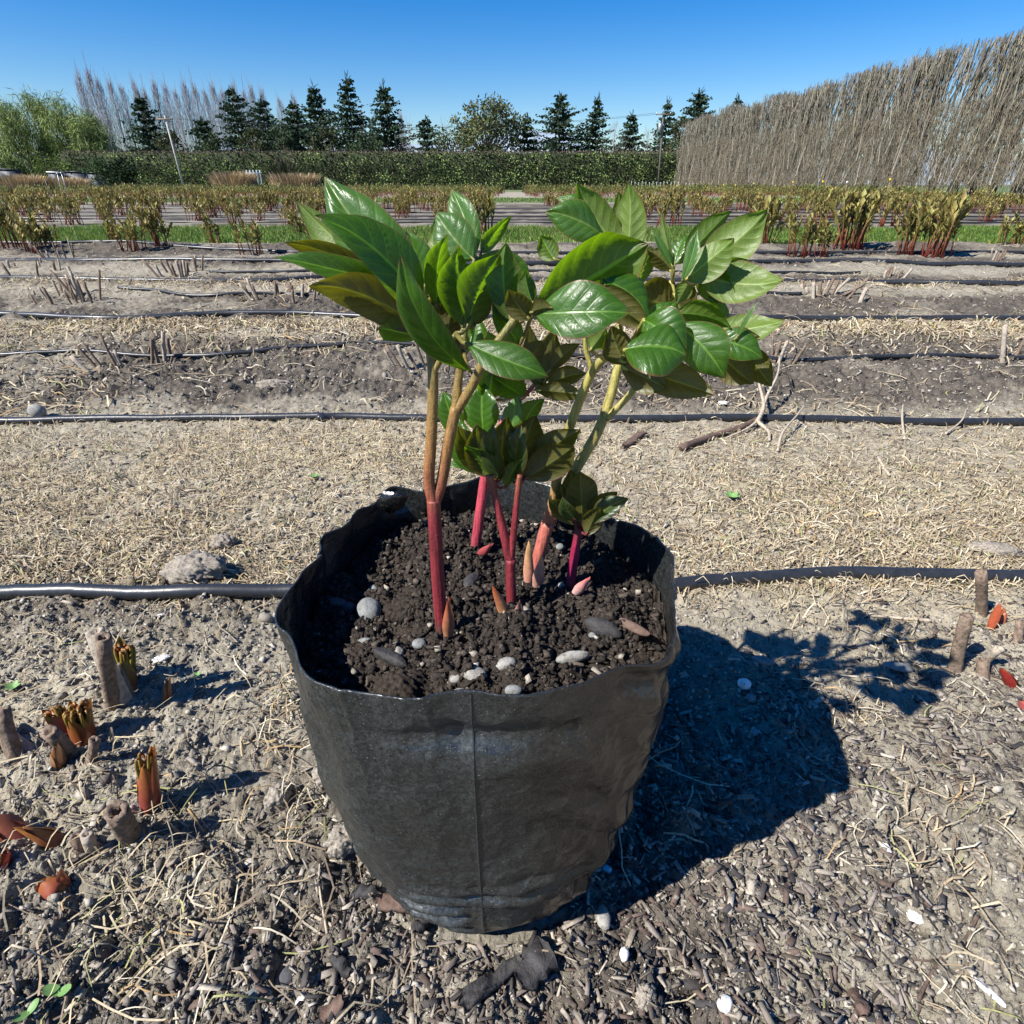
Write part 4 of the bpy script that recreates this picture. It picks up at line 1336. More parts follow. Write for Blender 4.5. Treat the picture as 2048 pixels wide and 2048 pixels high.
def lumps(n, y0, y1, dens, smin, smax, cols, flat=.75, sink=.15, pw=2.2):
    q = scatter_xy(n, y0, y1, dens); n = len(q)
    s = smin + (smax - smin) * rng.random(n) ** pw
    z = ground_h(q[:, 0], q[:, 1])
    ci = rng.integers(0, len(cols), n)
    c = np.array(cols)[ci] * rng.uniform(.7, 1.25, (n, 1))
    T = CUBE
    sc_ = np.stack([s, s * rng.uniform(.6, 1, n), s * flat * rng.uniform(.6, 1, n)], 1)
    R = dirR(np.stack([rng.normal(size=n) * .5, rng.normal(size=n) * .5, np.ones(n)], 1))
    V = T[None] * sc_[:, None, :] * (1 + rng.uniform(-.55, .25, (n, 8, 1)))
    V = np.einsum('nij,ntj->nti', R, V) + np.stack([q[:, 0], q[:, 1], z + s * (.5 * flat - sink)], 1)[:, None, :]
    F = (CF[None] + (np.arange(n) * 8)[:, None, None]).reshape(-1, 4)
    return V.reshape(-1, 3), F, np.repeat(c, 8, axis=0)


PALE = [(.31, .28, .23), (.25, .225, .185), (.36, .33, .275), (.15, .13, .11)]
BARKC = [(.095, .078, .066), (.15, .125, .105), (.065, .058, .054), (.21, .18, .155), (.05, .047, .047), (.12, .088, .072)]
m = MB()
m.add(*lumps(40000, .16, .9, lambda x, y: .08 + .92 * sstep(.35, .6, fbm(x * 4, y * 4, 5, 3) + .12 * (x < -.2)), .0010, .0060, PALE, .8, .15, 3.5))
m.add(*lumps(16000, .9, 2.6, lambda x, y: .3 + .7 * dark_mask(x, y), .002, .011, PALE, .7, .2, 4))
m.add(*lumps(12000, 2.0, 7.4, lambda x, y: .3 + .7 * dark_mask(x, y), .004, .020, PALE, .6, .3, 5))
m.add(*lumps(260, .2, 1.3, lambda x, y: .35 + .65 * (x < -.15), .006, .016, PALE, .8, .3, 2))
tag(m.build('soil_crumbs', M_VC, smooth=False), 'loose pale crumbs of soil scattered over the ground', 'soil crumbs', kind='stuff')


def chips(n, y0, y1, dens, l0, l1, cols, zoff=0):
    q = scatter_xy(n, y0, y1, dens); n = len(q)
    L = l0 + (l1 - l0) * rng.random(n) ** 5.0
    wd = L * rng.uniform(.10, .34, n); th = wd * rng.uniform(.12, .45, n)
    z = ground_h(q[:, 0], q[:, 1])
    c = np.array(cols)[rng.integers(0, len(cols), n)] * rng.uniform(.7, 1.3, (n, 1))
    R = np.einsum('nij,njk->nik', rotz(rng.uniform(0, 6.28, n)), np.einsum('nij,njk->nik', roty(rng.normal(size=n) * .22), rotx(rng.normal(size=n) * .3)))
    V = CUBE[None] * np.stack([L, wd, th], 1)[:, None, :] * (1 + rng.uniform(-.5, .15, (n, 8, 3)) * np.array([.35, .9, .5]))
    V = np.einsum('nij,ntj->nti', R, V) + np.stack([q[:, 0], q[:, 1], z + th * .5 + .0015], 1)[:, None, :]
    F = (CF[None] + (np.arange(n) * 8)[:, None, None]).reshape(-1, 4)
    return V.reshape(-1, 3), F, np.repeat(c, 8, axis=0)


m = MB()
bd_ = lambda x, y: np.clip(.10 + .9 * sstep(-.35, .05, x) * sstep(.85, .45, y) + .35 * sstep(.42, .25, y), 0, 1) * (.10 + .90 * sstep(.38, .58, fbm(x * 5, y * 5, 66, 3)))
m.add(*chips(30000, .16, .95, bd_, .0022, .021, BARKC + [(.30, .26, .21), (.24, .21, .17), (.36, .32, .26)]))
m.add(*chips(70, .17, .7, bd_, .015, .030, BARKC))
m.add(*chips(2500, .9, 2.4, lambda x, y: .2 + .8 * dark_mask(x, y), .006, .03, BARKC))
tag(m.build('bark_mulch', M_VC, smooth=False), 'small dark bark chips strewn around the bag', 'bark mulch', kind='stuff')


def straws(n, y0, y1, dens, l0, l1, w, curl=1.0, lift=.004, ori=None):
    q = scatter_xy(n, y0, y1, dens); n = len(q)
    L = l0 + (l1 - l0) * rng.random(n) ** 1.8
    a = rng.uniform(0, 6.28, n) if ori is None else rng.normal(ori, .9, n)
    k = rng.normal(size=n) * curl
    seg = 4
    X = np.zeros((n, seg + 1)); Y = np.zeros((n, seg + 1)); ang = a - k * .5
    X[:, 0] = q[:, 0]; Y[:, 0] = q[:, 1]
    for j in range(seg):
        X[:, j + 1] = X[:, j] + np.cos(ang) * L / seg; Y[:, j + 1] = Y[:, j] + np.sin(ang) * L / seg
        ang = ang + k / seg + rng.normal(size=n) * .2
    ZZ = ground_h(X, Y)
    ZZ = ZZ * .5 + ZZ.max(axis=1, keepdims=True) * .5 + .0008 + lift * rng.random((n, 1)) * np.sin(np.linspace(0, 3.14, seg + 1))[None] * rng.uniform(0, 2.5, (n, 1)) + .0015 * rng.random((n, 1))
    wd = w * rng.uniform(.6, 1.5, n)
    px_, py_ = -np.sin(a), np.cos(a)
    tw = rng.uniform(-.6, .6, n)
    V = np.zeros((n, seg + 1, 2, 3))
    for sgn, c_ in ((-1, 0), (1, 1)):
        V[:, :, c_, 0] = X + sgn * (px_ * wd * .5)[:, None]; V[:, :, c_, 1] = Y + sgn * (py_ * wd * .5)[:, None]; V[:, :, c_, 2] = ZZ + sgn * (wd * tw * .5)[:, None]
    V = V.reshape(n, -1, 3)
    f = np.array([[2 * j, 2 * j + 1, 2 * j + 3, 2 * j + 2] for j in range(seg)])
    F = (f[None] + (np.arange(n) * (2 * seg + 2))[:, None, None]).reshape(-1, 4)
    cs = np.array([(.46, .39, .26), (.38, .31, .20), (.52, .46, .34), (.30, .23, .15), (.22, .17, .12), (.40, .27, .13), (.30, .30, .13)])
    c = cs[rng.choice(len(cs), n, p=[.26, .22, .14, .16, .14, .04, .04])] * rng.uniform(.75, 1.15, (n, 1))
    return V.reshape(-1, 3), F, np.repeat(c, 2 * seg + 2, axis=0)


m = MB()
m.add(*straws(30000, .82, 1.85, lambda x, y: straw_mask(x, y) ** .8, .010, .055, .0016, 1.4, .008))
m.add(*straws(14000, 2.2, 4.8, lambda x, y: straw_mask(x, y), .03, .12, .0035, 1.0, .014))
m.add(*straws(1100, .17, .85, lambda x, y: .04 + .96 * (fbm(x * 5, y * 5, 76, 2) > .60), .008, .05, .0011, 1.2, .006))
m.add(*straws(260, .17, .9, lambda x, y: .3 + .7 * (x < -.1), .04, .13, .0012, .9, .010))
m.add(*straws(6500, 1.7, 7.0, lambda x, y: .15 + .85 * (fbm(x * 2, y * 2, 176, 3) > .5), .02, .14, .0032, 1.0, .012))
# tufts of matted straw in the left foreground and at the bag's foot
for (px, py, nn, rr) in ((300, 1860, 260, .05), (420, 1800, 160, .05), (330, 1640, 120, .035), (600, 1400, 160, .03), (545, 1500, 120, .03), (610, 1620, 60, .02), (150, 1560, 120, .04), (1910, 1620, 200, .04),
                         (1590, 1225, 160, .04), (1750, 1215, 160, .05), (1390, 1200, 120, .03), (1700, 1430, 60, .02), (1850, 1730, 90, .03), (1500, 880, 200, .06)):
    c0 = G(px, py); old = scatter_xy
    def scatter_xy(n, a, b, d, c0=c0, rr=rr):
        return np.stack([c0.x + rng.normal(size=n) * rr, c0.y + rng.normal(size=n) * rr * .8], 1)
    m.add(*straws(int(nn * .4), 0, 0, None, .015, .06, .0013, 1.5, .016))
    scatter_xy = old
tag(m.build('straw_litter', M_VC, smooth=False), 'dry straw and rootlets matted over the pale soil', 'straw', kind='stuff')

# ------------------------------------------------------------------ single things lying on the ground
def wobble_ball(r, seed, e=(1, .8, .6), rough=.15, sub=3, nz=2.2):
    import bmesh
    if rough > .2: sub = 5
    bm = bmesh.new(); bmesh.ops.create_icosphere(bm, subdivisions=sub, radius=1)
    r0 = np.random.default_rng(seed); off = r0.uniform(0, 50, 3)
    V = np.array([v.co[:] for v in bm.verts]); F = np.array([[v.index for v in f.verts] for f in bm.faces]); bm.free()
    n = fbm(V[:, 0] * nz + off[0] + V[:, 2] * 1.3, V[:, 1] * nz + off[1] + V[:, 2], seed, 3) - .5
    if rough > .2:
        n = n * .7 + .9 * turb(V[:, 0] * 3 + off[0] + V[:, 2] * 2, V[:, 1] * 3 + off[1] - V[:, 2] * 2, seed, 4)
    V = V * (1 + rough * 2 * n)[:, None] * np.array(e) * r
    m = MB(); m.add(V, F); return m


def M_STONE(name, c, rough=.8, var=.3, ns=120):
    t = NT(name); g = t.n('NewGeometry'); p = g.outputs['Position']
    k = t.mix(1.0, c, t.ramp(t.noise(ns, 4, .7, p), [(.3, 1 - var), (.7, 1 + var)]), 'MULTIPLY')
    k = t.mix(t.ramp(t.noise(ns * 1.7, 4, .8, p), [(.5, 0), (.66, .75)]), k, (.085, .07, .055))
    t.bsdf(k, rough, .2, t.bump(t.noise(ns * 3, 3, .7, p), .5, .0015)); return t.m


MS = {'grey': M_STONE('grey_stone', (.20, .21, .205)), 'pale': M_STONE('pale_stone', (.27, .26, .235)), 'white': M_STONE('white_shell', (.78, .77, .74), .5, .1), 'dark': M_STONE('dark_stone', (.07, .07, .075)),
      'clod': mat_simple('earth_clod', (.25, .22, .18), .95, .1, 250, .5, 1.0), 'mix': M_SOIL, 'char': mat_simple('charred_wood', (.035, .033, .033), .7, .3, 90, .5, .9), 'bark': mat_simple('bark_piece', (.12, .08, .062), .85, .2, 70, .4, .8)}


def lying(name, px, py, r, e, mat, label, cat, seed, rz=0, rough=.15, z=None, nz=2.2, sink=.3, group=None, tilt=0):
    b = G(px, py) if z is None else PZ(px, py, z)
    o = wobble_ball(r, seed, e, rough, 3, nz).build(name, MS[mat] if isinstance(mat, str) else mat)
    o.location = (b.x, b.y, b.z + r * e[2] * (1 - sink)); o.rotation_euler = (0, tilt, rz)
    return tag(o, label, cat, group)


lying('soil_clod', 395, 1152, .036, (1.25, .8, .62), 'clod', 'large pale clod of soil just in front of nearest pipe, left', 'clod', 1, .1, .28, nz=4)
lying('soil_clod', 450, 1092, .018, (1.2, .8, .8), 'clod', 'dark shaded clod above the large pale clod', 'clod', 2, .1, .3, nz=4)
lying('soil_clod', 548, 778, .034, (1.6, .8, .55), 'clod', 'flat clod on dark soil before the thin pipe, left', 'clod', 3, .1, .3, nz=4)
lying('soil_clod', 78, 832, .024, (1, .8, .9), 'pale', 'round pale stone behind the second pipe, far left', 'stone', 4, .1, .12)
lying('soil_clod', 660, 1560, .017, (1, .9, .8), 'clod', 'knobbly pale clod touching the left side of the bag', 'clod', 5, .4, .28, nz=4)
lying('soil_clod', 690, 1690, .018, (1, .8, .8), 'clod', 'crumbly clod at the lower left of the bag', 'clod', 6, 1, .3, nz=4)
lying('soil_clod', 560, 1600, .014, (1.1, .8, .8), 'clod', 'clod of pale soil left of the knobbly one', 'clod', 16, 1, .3, nz=4)
lying('soil_clod', 1290, 2000, .010, (1, .8, .8), 'clod', 'small clod among bark chips below the bag', 'clod', 7, 1, .3, nz=4)
lying('soil_clod', 1985, 1105, .030, (1.5, .6, .35), 'clod', 'flat slab of crusted soil beyond the nearest pipe, right', 'clod', 8, -.2, .25, nz=3)
lying('flat_stone', 1525, 1325, .012, (1.3, .6, .45), 'grey', 'smooth blue grey stone in the shadow of the leaves', 'stone', 9, -.4, .06)
lying('flat_stone', 1795, 1338, .013, (1.5, .6, .45), 'grey', 'smooth grey stone at the right rim of the leaf shadow', 'stone', 10, -.3, .06)
lying('flat_stone', 1487, 1375, .009, (1, .9, .9), 'white', 'white crumb of perlite inside the dark shadow', 'stone', 11, 0, .2)
lying('flat_stone', 1500, 1400, .007, (1, .9, .7), 'grey', 'small grey pebble below the white crumb in shadow', 'stone', 12, 0, .15)
lying('flat_stone', 1512, 1470, .006, (1, .9, .7), 'pale', 'tiny cream pebble in the middle of the bag shadow', 'stone', 13, 0, .15)
lying('flat_stone', 1212, 1744, .006, (1, .9, .7), 'white', 'tiny white pebble in shadow at the foot of the bag', 'stone', 14, 0, .15)
lying('flat_stone', 1248, 1912, .006, (1, .7, .8), 'white', 'oval white pebble right below the bag', 'stone', 15, 1.3, .1)
lying('flat_stone', 1448, 2012, .007, (1, .8, .7), 'white', 'square white pebble near the bottom edge', 'stone', 17, .6, .2)
lying('flat_stone', 575, 1955, .007, (.9, 1.1, .5), 'dark', 'dark blue flat stone below the left of the bag', 'stone', 18, .2, .12)
lying('flat_stone', 1205, 1838, .010, (.7, 1.2, .6), 'pale', 'pale oval pebble where the bag shadow begins', 'stone', 19, .2, .12)
lying('flat_stone', 500, 1985, .008, (1, 1.1, .35), 'grey', 'angular grey stone in the bottom left foreground', 'stone', 20, .5, .2)
for i, (px, py, r, lab) in enumerate(((325, 1232, .009, 'small white shell flake left of the bag, behind'), (318, 1318, .012, 'white shell flake beside the small brown bud'), (1448, 930, .008, 'white fleck beyond nearest straw, right of stems'))):
    pass
lying('shell_flake', 322, 1318, .009, (1.2, .7, .25), 'white', 'white shell flake above the small brown bud', 'shell', 21, .5, .25)
lying('shell_flake', 322, 1232, .006, (1.4, .7, .25), 'white', 'tiny white shell flake behind the other one, left', 'shell', 22, .5, .25)
lying('shell_flake', 1445, 808, .016, (1, .8, .3), 'white', 'white flake in front of the first stubble row, right', 'shell', 23, .5, .25)
lying('shell_flake', 1768, 1690, .008, (.5, 1.3, .15), 'white', 'thin white plastic sliver right of the bag shadow', 'plastic sliver', 24, .15, .1)
lying('shell_flake', 1978, 1985, .0075, (.45, 1.9, .18), 'white', 'long white shell splinter in the bottom right corner', 'shell', 25, .55, .15)
lying('shell_flake', 602, 2003, .006, (.6, 1.3, .2), 'white', 'small white splinter at bottom, left of the charred pieces', 'shell', 26, -.3, .15)
lying('shell_flake', 1830, 1835, .007, (1, .8, .3), 'white', 'white quartz bit at the right, by a long twig', 'stone', 27, -.3, .25)


def slab(name, p0, p1, w, th, mat, label, cat, n=3, seed=0, group=None, splinter=True):
    """rough split piece of wood or bark lying from pixel p0 to p1"""
    a = G(*p0); b = G(*p1); d = (b - a); L = d.length; d.normalize()
    r = random.Random(seed)
    m = MB(); s = Vector((-d.y, d.x, 0)).normalized(); up = Vector((0, 0, 1))
    N = 9; V = []
    for i in range(N):
        f = i / (N - 1)
        env = (1 if 0 < i < N - 1 else .45) * (1 + r.uniform(-.2, .15))
        c = a.lerp(b, f); z = max(gz(c.x, c.y), gz(c.x, c.y)) + .003
        for k, (q, h) in enumerate(((-1, 0), (-.9, .8), (-.35, 1), (.3, .85), (.9, .9), (1, 0))):
            V.append(tuple(c + s * (w * .5 * q * env + r.uniform(-.05, .05) * w) + Vector((0, 0, z - c.z + th * h * (1 + r.uniform(-.25, .2)))) + d * r.uniform(-.04, .04) * L))
    F = [[i * 6 + k, i * 6 + k + 1, (i + 1) * 6 + k + 1, (i + 1) * 6 + k] for i in range(N - 1) for k in range(5)]
    F += [[i * 6 + 5, i * 6, (i + 1) * 6, (i + 1) * 6 + 5] for i in range(N - 1)]
    F += [[0, 1, 2, 3], [0, 3, 4, 5], [(N - 1) * 6 + 3, (N - 1) * 6 + 2, (N - 1) * 6 + 1, (N - 1) * 6], [(N - 1) * 6 + 5, (N - 1) * 6 + 4, (N - 1) * 6 + 3, (N - 1) * 6]]
    m.add(V, F)
    return tag(m.build(name, MS[mat] if isinstance(mat, str) else mat, smooth=False), label, cat, group)


slab('bark_piece', (752, 1802), (845, 1822), .016, .007, 'bark', 'reddish brown strip of bark at the left foot of the bag', 'bark', seed=1)
slab('bark_piece', (705, 1795), (765, 1800), .012, .006, 'char', 'grey bark bit left of the reddish strip', 'bark', seed=2)
slab('bark_piece', (835, 1872), (858, 1825), .013, .007, 'char', 'dark bark chunk touching the bag foot, left', 'bark', seed=3)
slab('charred_wood', (1035, 1965), (1100, 1905), .030, .008, 'char', 'broad flat piece of charred wood below the bag', 'charred wood', seed=4)
slab('charred_wood', (920, 2015), (1040, 1925), .012, .008, 'char', 'long charred sliver left of the broad charred piece', 'charred wood', seed=5)
slab('charred_wood', (928, 2028), (1010, 1962), .007, .006, 'char', 'thin charred splinter in front of the long sliver', 'charred wood', seed=6)
slab('bark_piece', (668, 1925), (702, 1955), .010, .008, 'char', 'grey rounded bark bit below the bag, left', 'bark', seed=7)
slab('bark_piece', (640, 2040), (688, 2010), .011, .007, 'bark', 'brown bark bit at the bottom edge', 'bark', seed=8)
slab('bark_piece', (1700, 1985), (1725, 2040), .011, .006, 'bark', 'dark bark wedge in the bottom right foreground', 'bark', seed=9)
slab('bark_piece', (1245, 900), (1290, 870), .020, .010, 'bark', 'short dark stick behind the bag, right of the stems', 'stick', seed=10)


def twig(name, pts, r0, r1, label, cat='twig', mat=None, lift=.0, group=None, abs_=None):
    P0 = []
    for i, q in enumerate(pts):
        if len(q) == 3: g0 = G(q[0], q[1]); P0.append(Vector((g0.x, g0.y, g0.z + q[2])))
        else: P0.append(G(*q) + Vector((0, 0, r0 * .9 + .001)))
    pp = catmull(P0, 6)
    m = MB(); n = len(pp)
    m.tube(pp, [r0 + (r1 - r0) * i / (n - 1) for i in range(n)], (1, 1, 1), 6)
    return m


M_GRASSY = mat_simple('dry_grass_stem', (.26, .28, .12), .8, .2, 60, .3, .2)
MROOT = mat_simple('dry_root', (.38, .32, .24), .9, .15, 100, .35, .5)
e = empty('dead_root', G(1520, 868), 'twisted pale root with long dark stick lying on the second pipe', 'root')
for nm, pts, r0, r1, mt in (('stick', [(1362, 902), (1440, 875), (1480, 862), (1512, 852, .02)], .010, .008, MS['bark']),
                            ('root_branch', [(1512, 855, .018), (1522, 838, .04), (1508, 805, .07), (1500, 778, .10)], .007, .002, MROOT),
                            ('root_branch', [(1515, 855, .018), (1527, 825, .05), (1545, 795, .07), (1548, 770, .10)], .006, .002, MROOT),
                            ('root_branch', [(1512, 855, .018), (1535, 870, .01), (1538, 885)], .006, .003, MROOT),
                            ('root_branch', [(1512, 855, .018), (1490, 866, .01), (1450, 880)], .005, .002, MROOT)):
    m = twig('t', pts, r0, r1, ''); m.build(nm, mt, e, e.location)
for i, (pts, r0, r1, lab) in enumerate((([(620, 1830), (690, 1870), (740, 1925), (745, 1990), (730, 2040)], .0016, .001, 'long pale rootlet curving down to the bottom edge, left of the bag'),
                                        ([(655, 1870), (640, 1780), (640, 1730)], .0012, .0008, 'thin upright straw left of the bag foot'),
                                        ([(1555, 905), (1562, 880, .02), (1590, 850, .03), (1602, 838, .04)], .004, .002, 'pale crooked twig crossing the second pipe right of the root'),
                                        ([(1808, 882), (1800, 850, .02), (1800, 828, .03)], .004, .002, 'short pale twig standing before the second pipe, right'),
                                        ([(1755, 918), (1765, 935), (1778, 955)], .004, .003, 'pale bare stick on the straw, right'),
                                        ([(1890, 870), (1918, 855, .02), (1925, 838, .03)], .003, .0015, 'forked pale twig over the second pipe, near right edge'),
                                        ([(1680, 800), (1720, 825), (1770, 845)], .003, .0015, 'long dry stem lying beyond the second pipe, right'),
                                        ([(1835, 2000), (1880, 1920), (1925, 1885), (1955, 1835)], .0016, .001, 'brown wiry twig at the bottom right'),
                                        ([(255, 1990), (300, 1930), (345, 1905)], .002, .0015, 'tan stem lying in the bottom left foreground'),
                                        ([(180, 1530), (205, 1540), (240, 1548)], .0015, .001, 'pale rootlet behind left stubs'),
                                        ([(1648, 2025), (1640, 1950), (1600, 1880)], .001, .0008, 'thin green grass stem lying at the bottom right'),
                                        ([(285, 1010), (380, 1020), (480, 985)], .002, .0012, 'long dry stem on the straw, left of the bag'),
                                        ([(1860, 1245), (1800, 1240), (1740, 1235)], .003, .002, 'flat dry stem lying in front of the pipe, right'))):
    m = twig('t', pts, r0, r1, '')
    tag(m.build('twig', MROOT if i not in (7, 10) else (MS['bark'] if i == 7 else M_GRASSY)), lab, 'twig', 'loose twigs and rootlets')

# seedlings
M_SEED = mat_simple('seedling_green', (.14, .26, .08), .5, .3, 60, .2, .1)
for i, (px, py, s, lab) in enumerate(((125, 1992, .010, 'two leaved green seedling in the bottom left corner'), (62, 2032, .008, 'seedling cut by the bottom edge, far left'), (158, 1905, .006, 'tiny seedling in the left foreground'), (1462, 1003, .014, 'small bright green weed on the straw behind the bag, right'),
                                      (30, 1382, .008, 'seedling near the left edge, above the unfurling buds'), (395, 1355, .005, 'tiny weed right of the small brown bud'), (630, 960, .010, 'small weed on the straw left of the bag'))):
    b = G(px, py); e = empty('seedling', b, lab, 'seedling', 'green seedlings')
    m = MB(); m.tube([(0, 0, -.003), (0, 0, s * .8)], s * .06, (1, 1, 1), 5); m.build('stem', M_SEED, e)
    for k in range(2 if i < 3 else 5):
        a = k * (3.14 if i < 3 else 1.3) + i
        put(blade_mb(s * 1.3, s * .9, .3, .15, (1, 1, 1), (1, 1, 1), 8, 4, tipn=.5), 'leaf', M_SEED, e, (0, 0, s * .7), (math.cos(a), math.sin(a), .35))

# ------------------------------------------------------------------ the black plastic planter bag
ZR = .33
RIM = [(959, 947), (901, 966), (850, 976), (784, 985), (742, 1008), (689, 1039), (647, 1092), (604, 1145), (576, 1200), (562, 1256), (590, 1314), (636, 1368), (742, 1391), (806, 1401), (901, 1388), (970, 1389),
       (1102, 1378), (1198, 1351), (1272, 1325), (1330, 1298), (1362, 1251), (1344, 1205), (1360, 1171), (1341, 1124), (1318, 1081), (1262, 1046), (1205, 1024), (1145, 996), (1113, 975), (1060, 954), (1010, 948)]
BC = PZ(960, 1205, ZR); BC = Vector((-.028, .420, 0))
NA, NH = 640, 190
rim_xy = [(PZ(x, y, ZR) - BC) for x, y in RIM]
angs = np.array([math.atan2(p.y, p.x) for p in rim_xy]); rads = np.array([math.hypot(p.x, p.y) for p in rim_xy])
o_ = np.argsort(angs); angs, rads = angs[o_], rads[o_]
print('rim radii', np.round(rads, 3))
A = np.linspace(-math.pi, math.pi, NA, endpoint=False)
rr = np.interp(A, np.r_[angs - 2 * math.pi, angs, angs + 2 * math.pi], np.r_[rads, rads, rads])
kk = np.ones(7) / 7
rr = np.convolve(np.r_[rr[-3:], rr, rr[:3]], kk, 'valid')
base_c = np.array([-.027, .407]); RB = .120
front = -math.pi / 2


def angd(a, b): return (a - b + np.pi) % (2 * np.pi) - np.pi


def bag_pt(a, h):
    """a angle array, h 0..1 height"""
    rt = np.interp(a, A, rr, period=2 * math.pi)
    prof = np.interp(h, [0, .04, .12, .35, .7, 1.0], [.92, .99, 1.05, 1.10, 1.07, 1.0])
    cx = base_c[0] * (1 - h) + BC.x * h; cy = base_c[1] * (1 - h) + BC.y * h
    rbase = RB * (1 + .03 * np.cos(2 * a))
    hh = h ** 1.15
    r = (rbase * (1 - hh) + rt * hh) * prof
    # soft dents and folds in the film
    w = .0050 * (fbm(a * 3 + 9, h * 5, 201, 3) - .5) * 2
    cr = (1 - np.abs(2 * fbm(a * 3.2 + 2, h * 4.5 + a * .8, 251, 3) - 1)) ** 9
    w = w + .0016 * cr * (.3 + sstep(.35, .65, fbm(a * 2, h * 3, 255, 2)))
    cr2 = (1 - np.abs(2 * fbm(a * 6 + 4, h * 16 - a * 2, 261, 3) - 1)) ** 7
    w = w + .0006 * cr2
    low = sstep(.55, .15, h)
    w = w + low * .0042 * np.sin(h * 95 + 2.2 * np.sin(a * 2.1) + 3 * fbm(a * 2.5, h * 4, 211, 2)) * sstep(.4, .6, fbm(a * 2.2, h * 7, 215, 2))
    dR = angd(a, -.75)             # diagonal creases on the right flank
    right = np.exp(-(dR / .55) ** 2)
    w = w + right * .0042 * np.sin((h * 34 + a * 13) + 4 * fbm(a * 4, h * 6, 221, 2)) * sstep(.3, .6, fbm(a * 5, h * 3, 225, 2))
    w = w - .008 * np.exp(-((h - .885) / .032) ** 2) * np.exp(-(angd(a, front + .02) / .38) ** 2)       # pushed-in fold under the front rim
    w = w + .0025 * np.exp(-((h - .80) / .03) ** 2) * np.exp(-(angd(a, front + .35) / .45) ** 2)
    w = w + .0006 * np.exp(-(angd(a, front + .02) / .012) ** 2)                                            # seam ridge
    w = w + sstep(.88, 1, h) * .0035 * (np.sin(a * 9 + 1) + .7 * np.sin(a * 17 + 2)) * (1 - np.exp(-(angd(a, front) / .7) ** 2))
    r = r + w * np.minimum(1, h * 8)
    zz = ZR * h + sstep(.85, 1, h) * .004 * (fbm(a * 4, 0 * a, 231, 2) - .5) * 2
    return cx + np.cos(a) * r, cy + np.sin(a) * r, zz, r


AA, HH = np.meshgrid(A, np.linspace(0, 1, NH))
X, Y, Z, Rr = bag_pt(AA, HH)
Z = Z + .003 * (HH == 0)
V1 = np.stack([X, Y, Z], -1).reshape(-1, 3)
# inner wall
th = .0012
sl = HH > .72
X2, Y2 = BC.x + (X - BC.x) * (1 - th / .15), BC.y + (Y - BC.y) * (1 - th / .15)
V2 = np.stack([X2, Y2, Z], -1).reshape(-1, 3)
i = (np.arange(NH - 1)[:, None] * NA + np.arange(NA)[None]); j = (np.arange(NH - 1)[:, None] * NA + (np.arange(NA)[None] + 1) % NA)
Fo = np.stack([i, j, j + NA, i + NA], -1).reshape(-1, 4)
n1 = len(V1)
Fi = np.stack([i, i + NA, j + NA, j], -1).reshape(-1, 4) + n1
t0 = (NH - 1) * NA + np.arange(NA); t1_ = (NH - 1) * NA + (np.arange(NA) + 1) % NA
Ft = np.stack([t0, t1_, t1_ + n1, t0 + n1], -1)
aa = AA.ravel(); hh = HH.ravel()
dust = np.clip(.75 + .45 * sstep(.6, 0, hh) + .5 * np.exp(-(angd(aa, -2.6) / .7) ** 2) + .7 * np.exp(-((hh - .9) / .06) ** 2) * np.exp(-(angd(aa, front) / .35) ** 2), 0, 1.5)
bare = np.exp(-(angd(aa, -.72) / .42) ** 2) * sstep(.1, .3, fbm(aa * 6, hh * 14, 241, 3))  # right flank: painted reflected light, also thinner dust
dust = dust * (1 - .85 * bare)
e_bag = empty('planter_bag', (base_c[0], base_c[1], 0), 'black plastic planter bag with wavy open rim standing on the soil', 'planter bag')
ob = mesh_np('bag_wall', np.concatenate([V1, V2]) - np.array([base_c[0], base_c[1], 0]), np.concatenate([Fo, Fi, Ft]), M_BAG, e_bag, smooth=True,
             attrs={'dust': np.r_[dust, dust * .8 + .1], 'bare': np.r_[bare, bare * 0]})  # 'bare' carries painted reflected light on the right flank, also thinner dust
# floor of the bag
m = MB(); ring = V1[:NA]; m.add(np.concatenate([ring, [[base_c[0], base_c[1], .002]]]), [[k, NA, (k + 1) % NA, (k + 1) % NA] for k in range(NA)])
m.build('bag_base', M_BAG, e_bag, e_bag.location)
# welded seam strip down the front
m = MB(); V = []
hs = np.linspace(.02, .995, 60)
for h in hs:
    for da, off in ((-.0045, .0001), (-.002, .0007), (.002, .0007), (.0045, .0001)):
        x, y, z, r = bag_pt(np.array([front + .02 + da]), np.array([h]))
        V.append((x[0] + math.cos(front) * off, y[0] + math.sin(front) * off, z[0]))
m.add(V, [[k * 4 + q, k * 4 + q + 1, k * 4 + q + 5, k * 4 + q + 4] for k in range(59) for q in range(3)])
M_SEAM = mat_simple('seam_plastic', (.028, .030, .031), .4, .4, 300, .5, .2)
m.build('seam', M_SEAM, e_bag, e_bag.location)
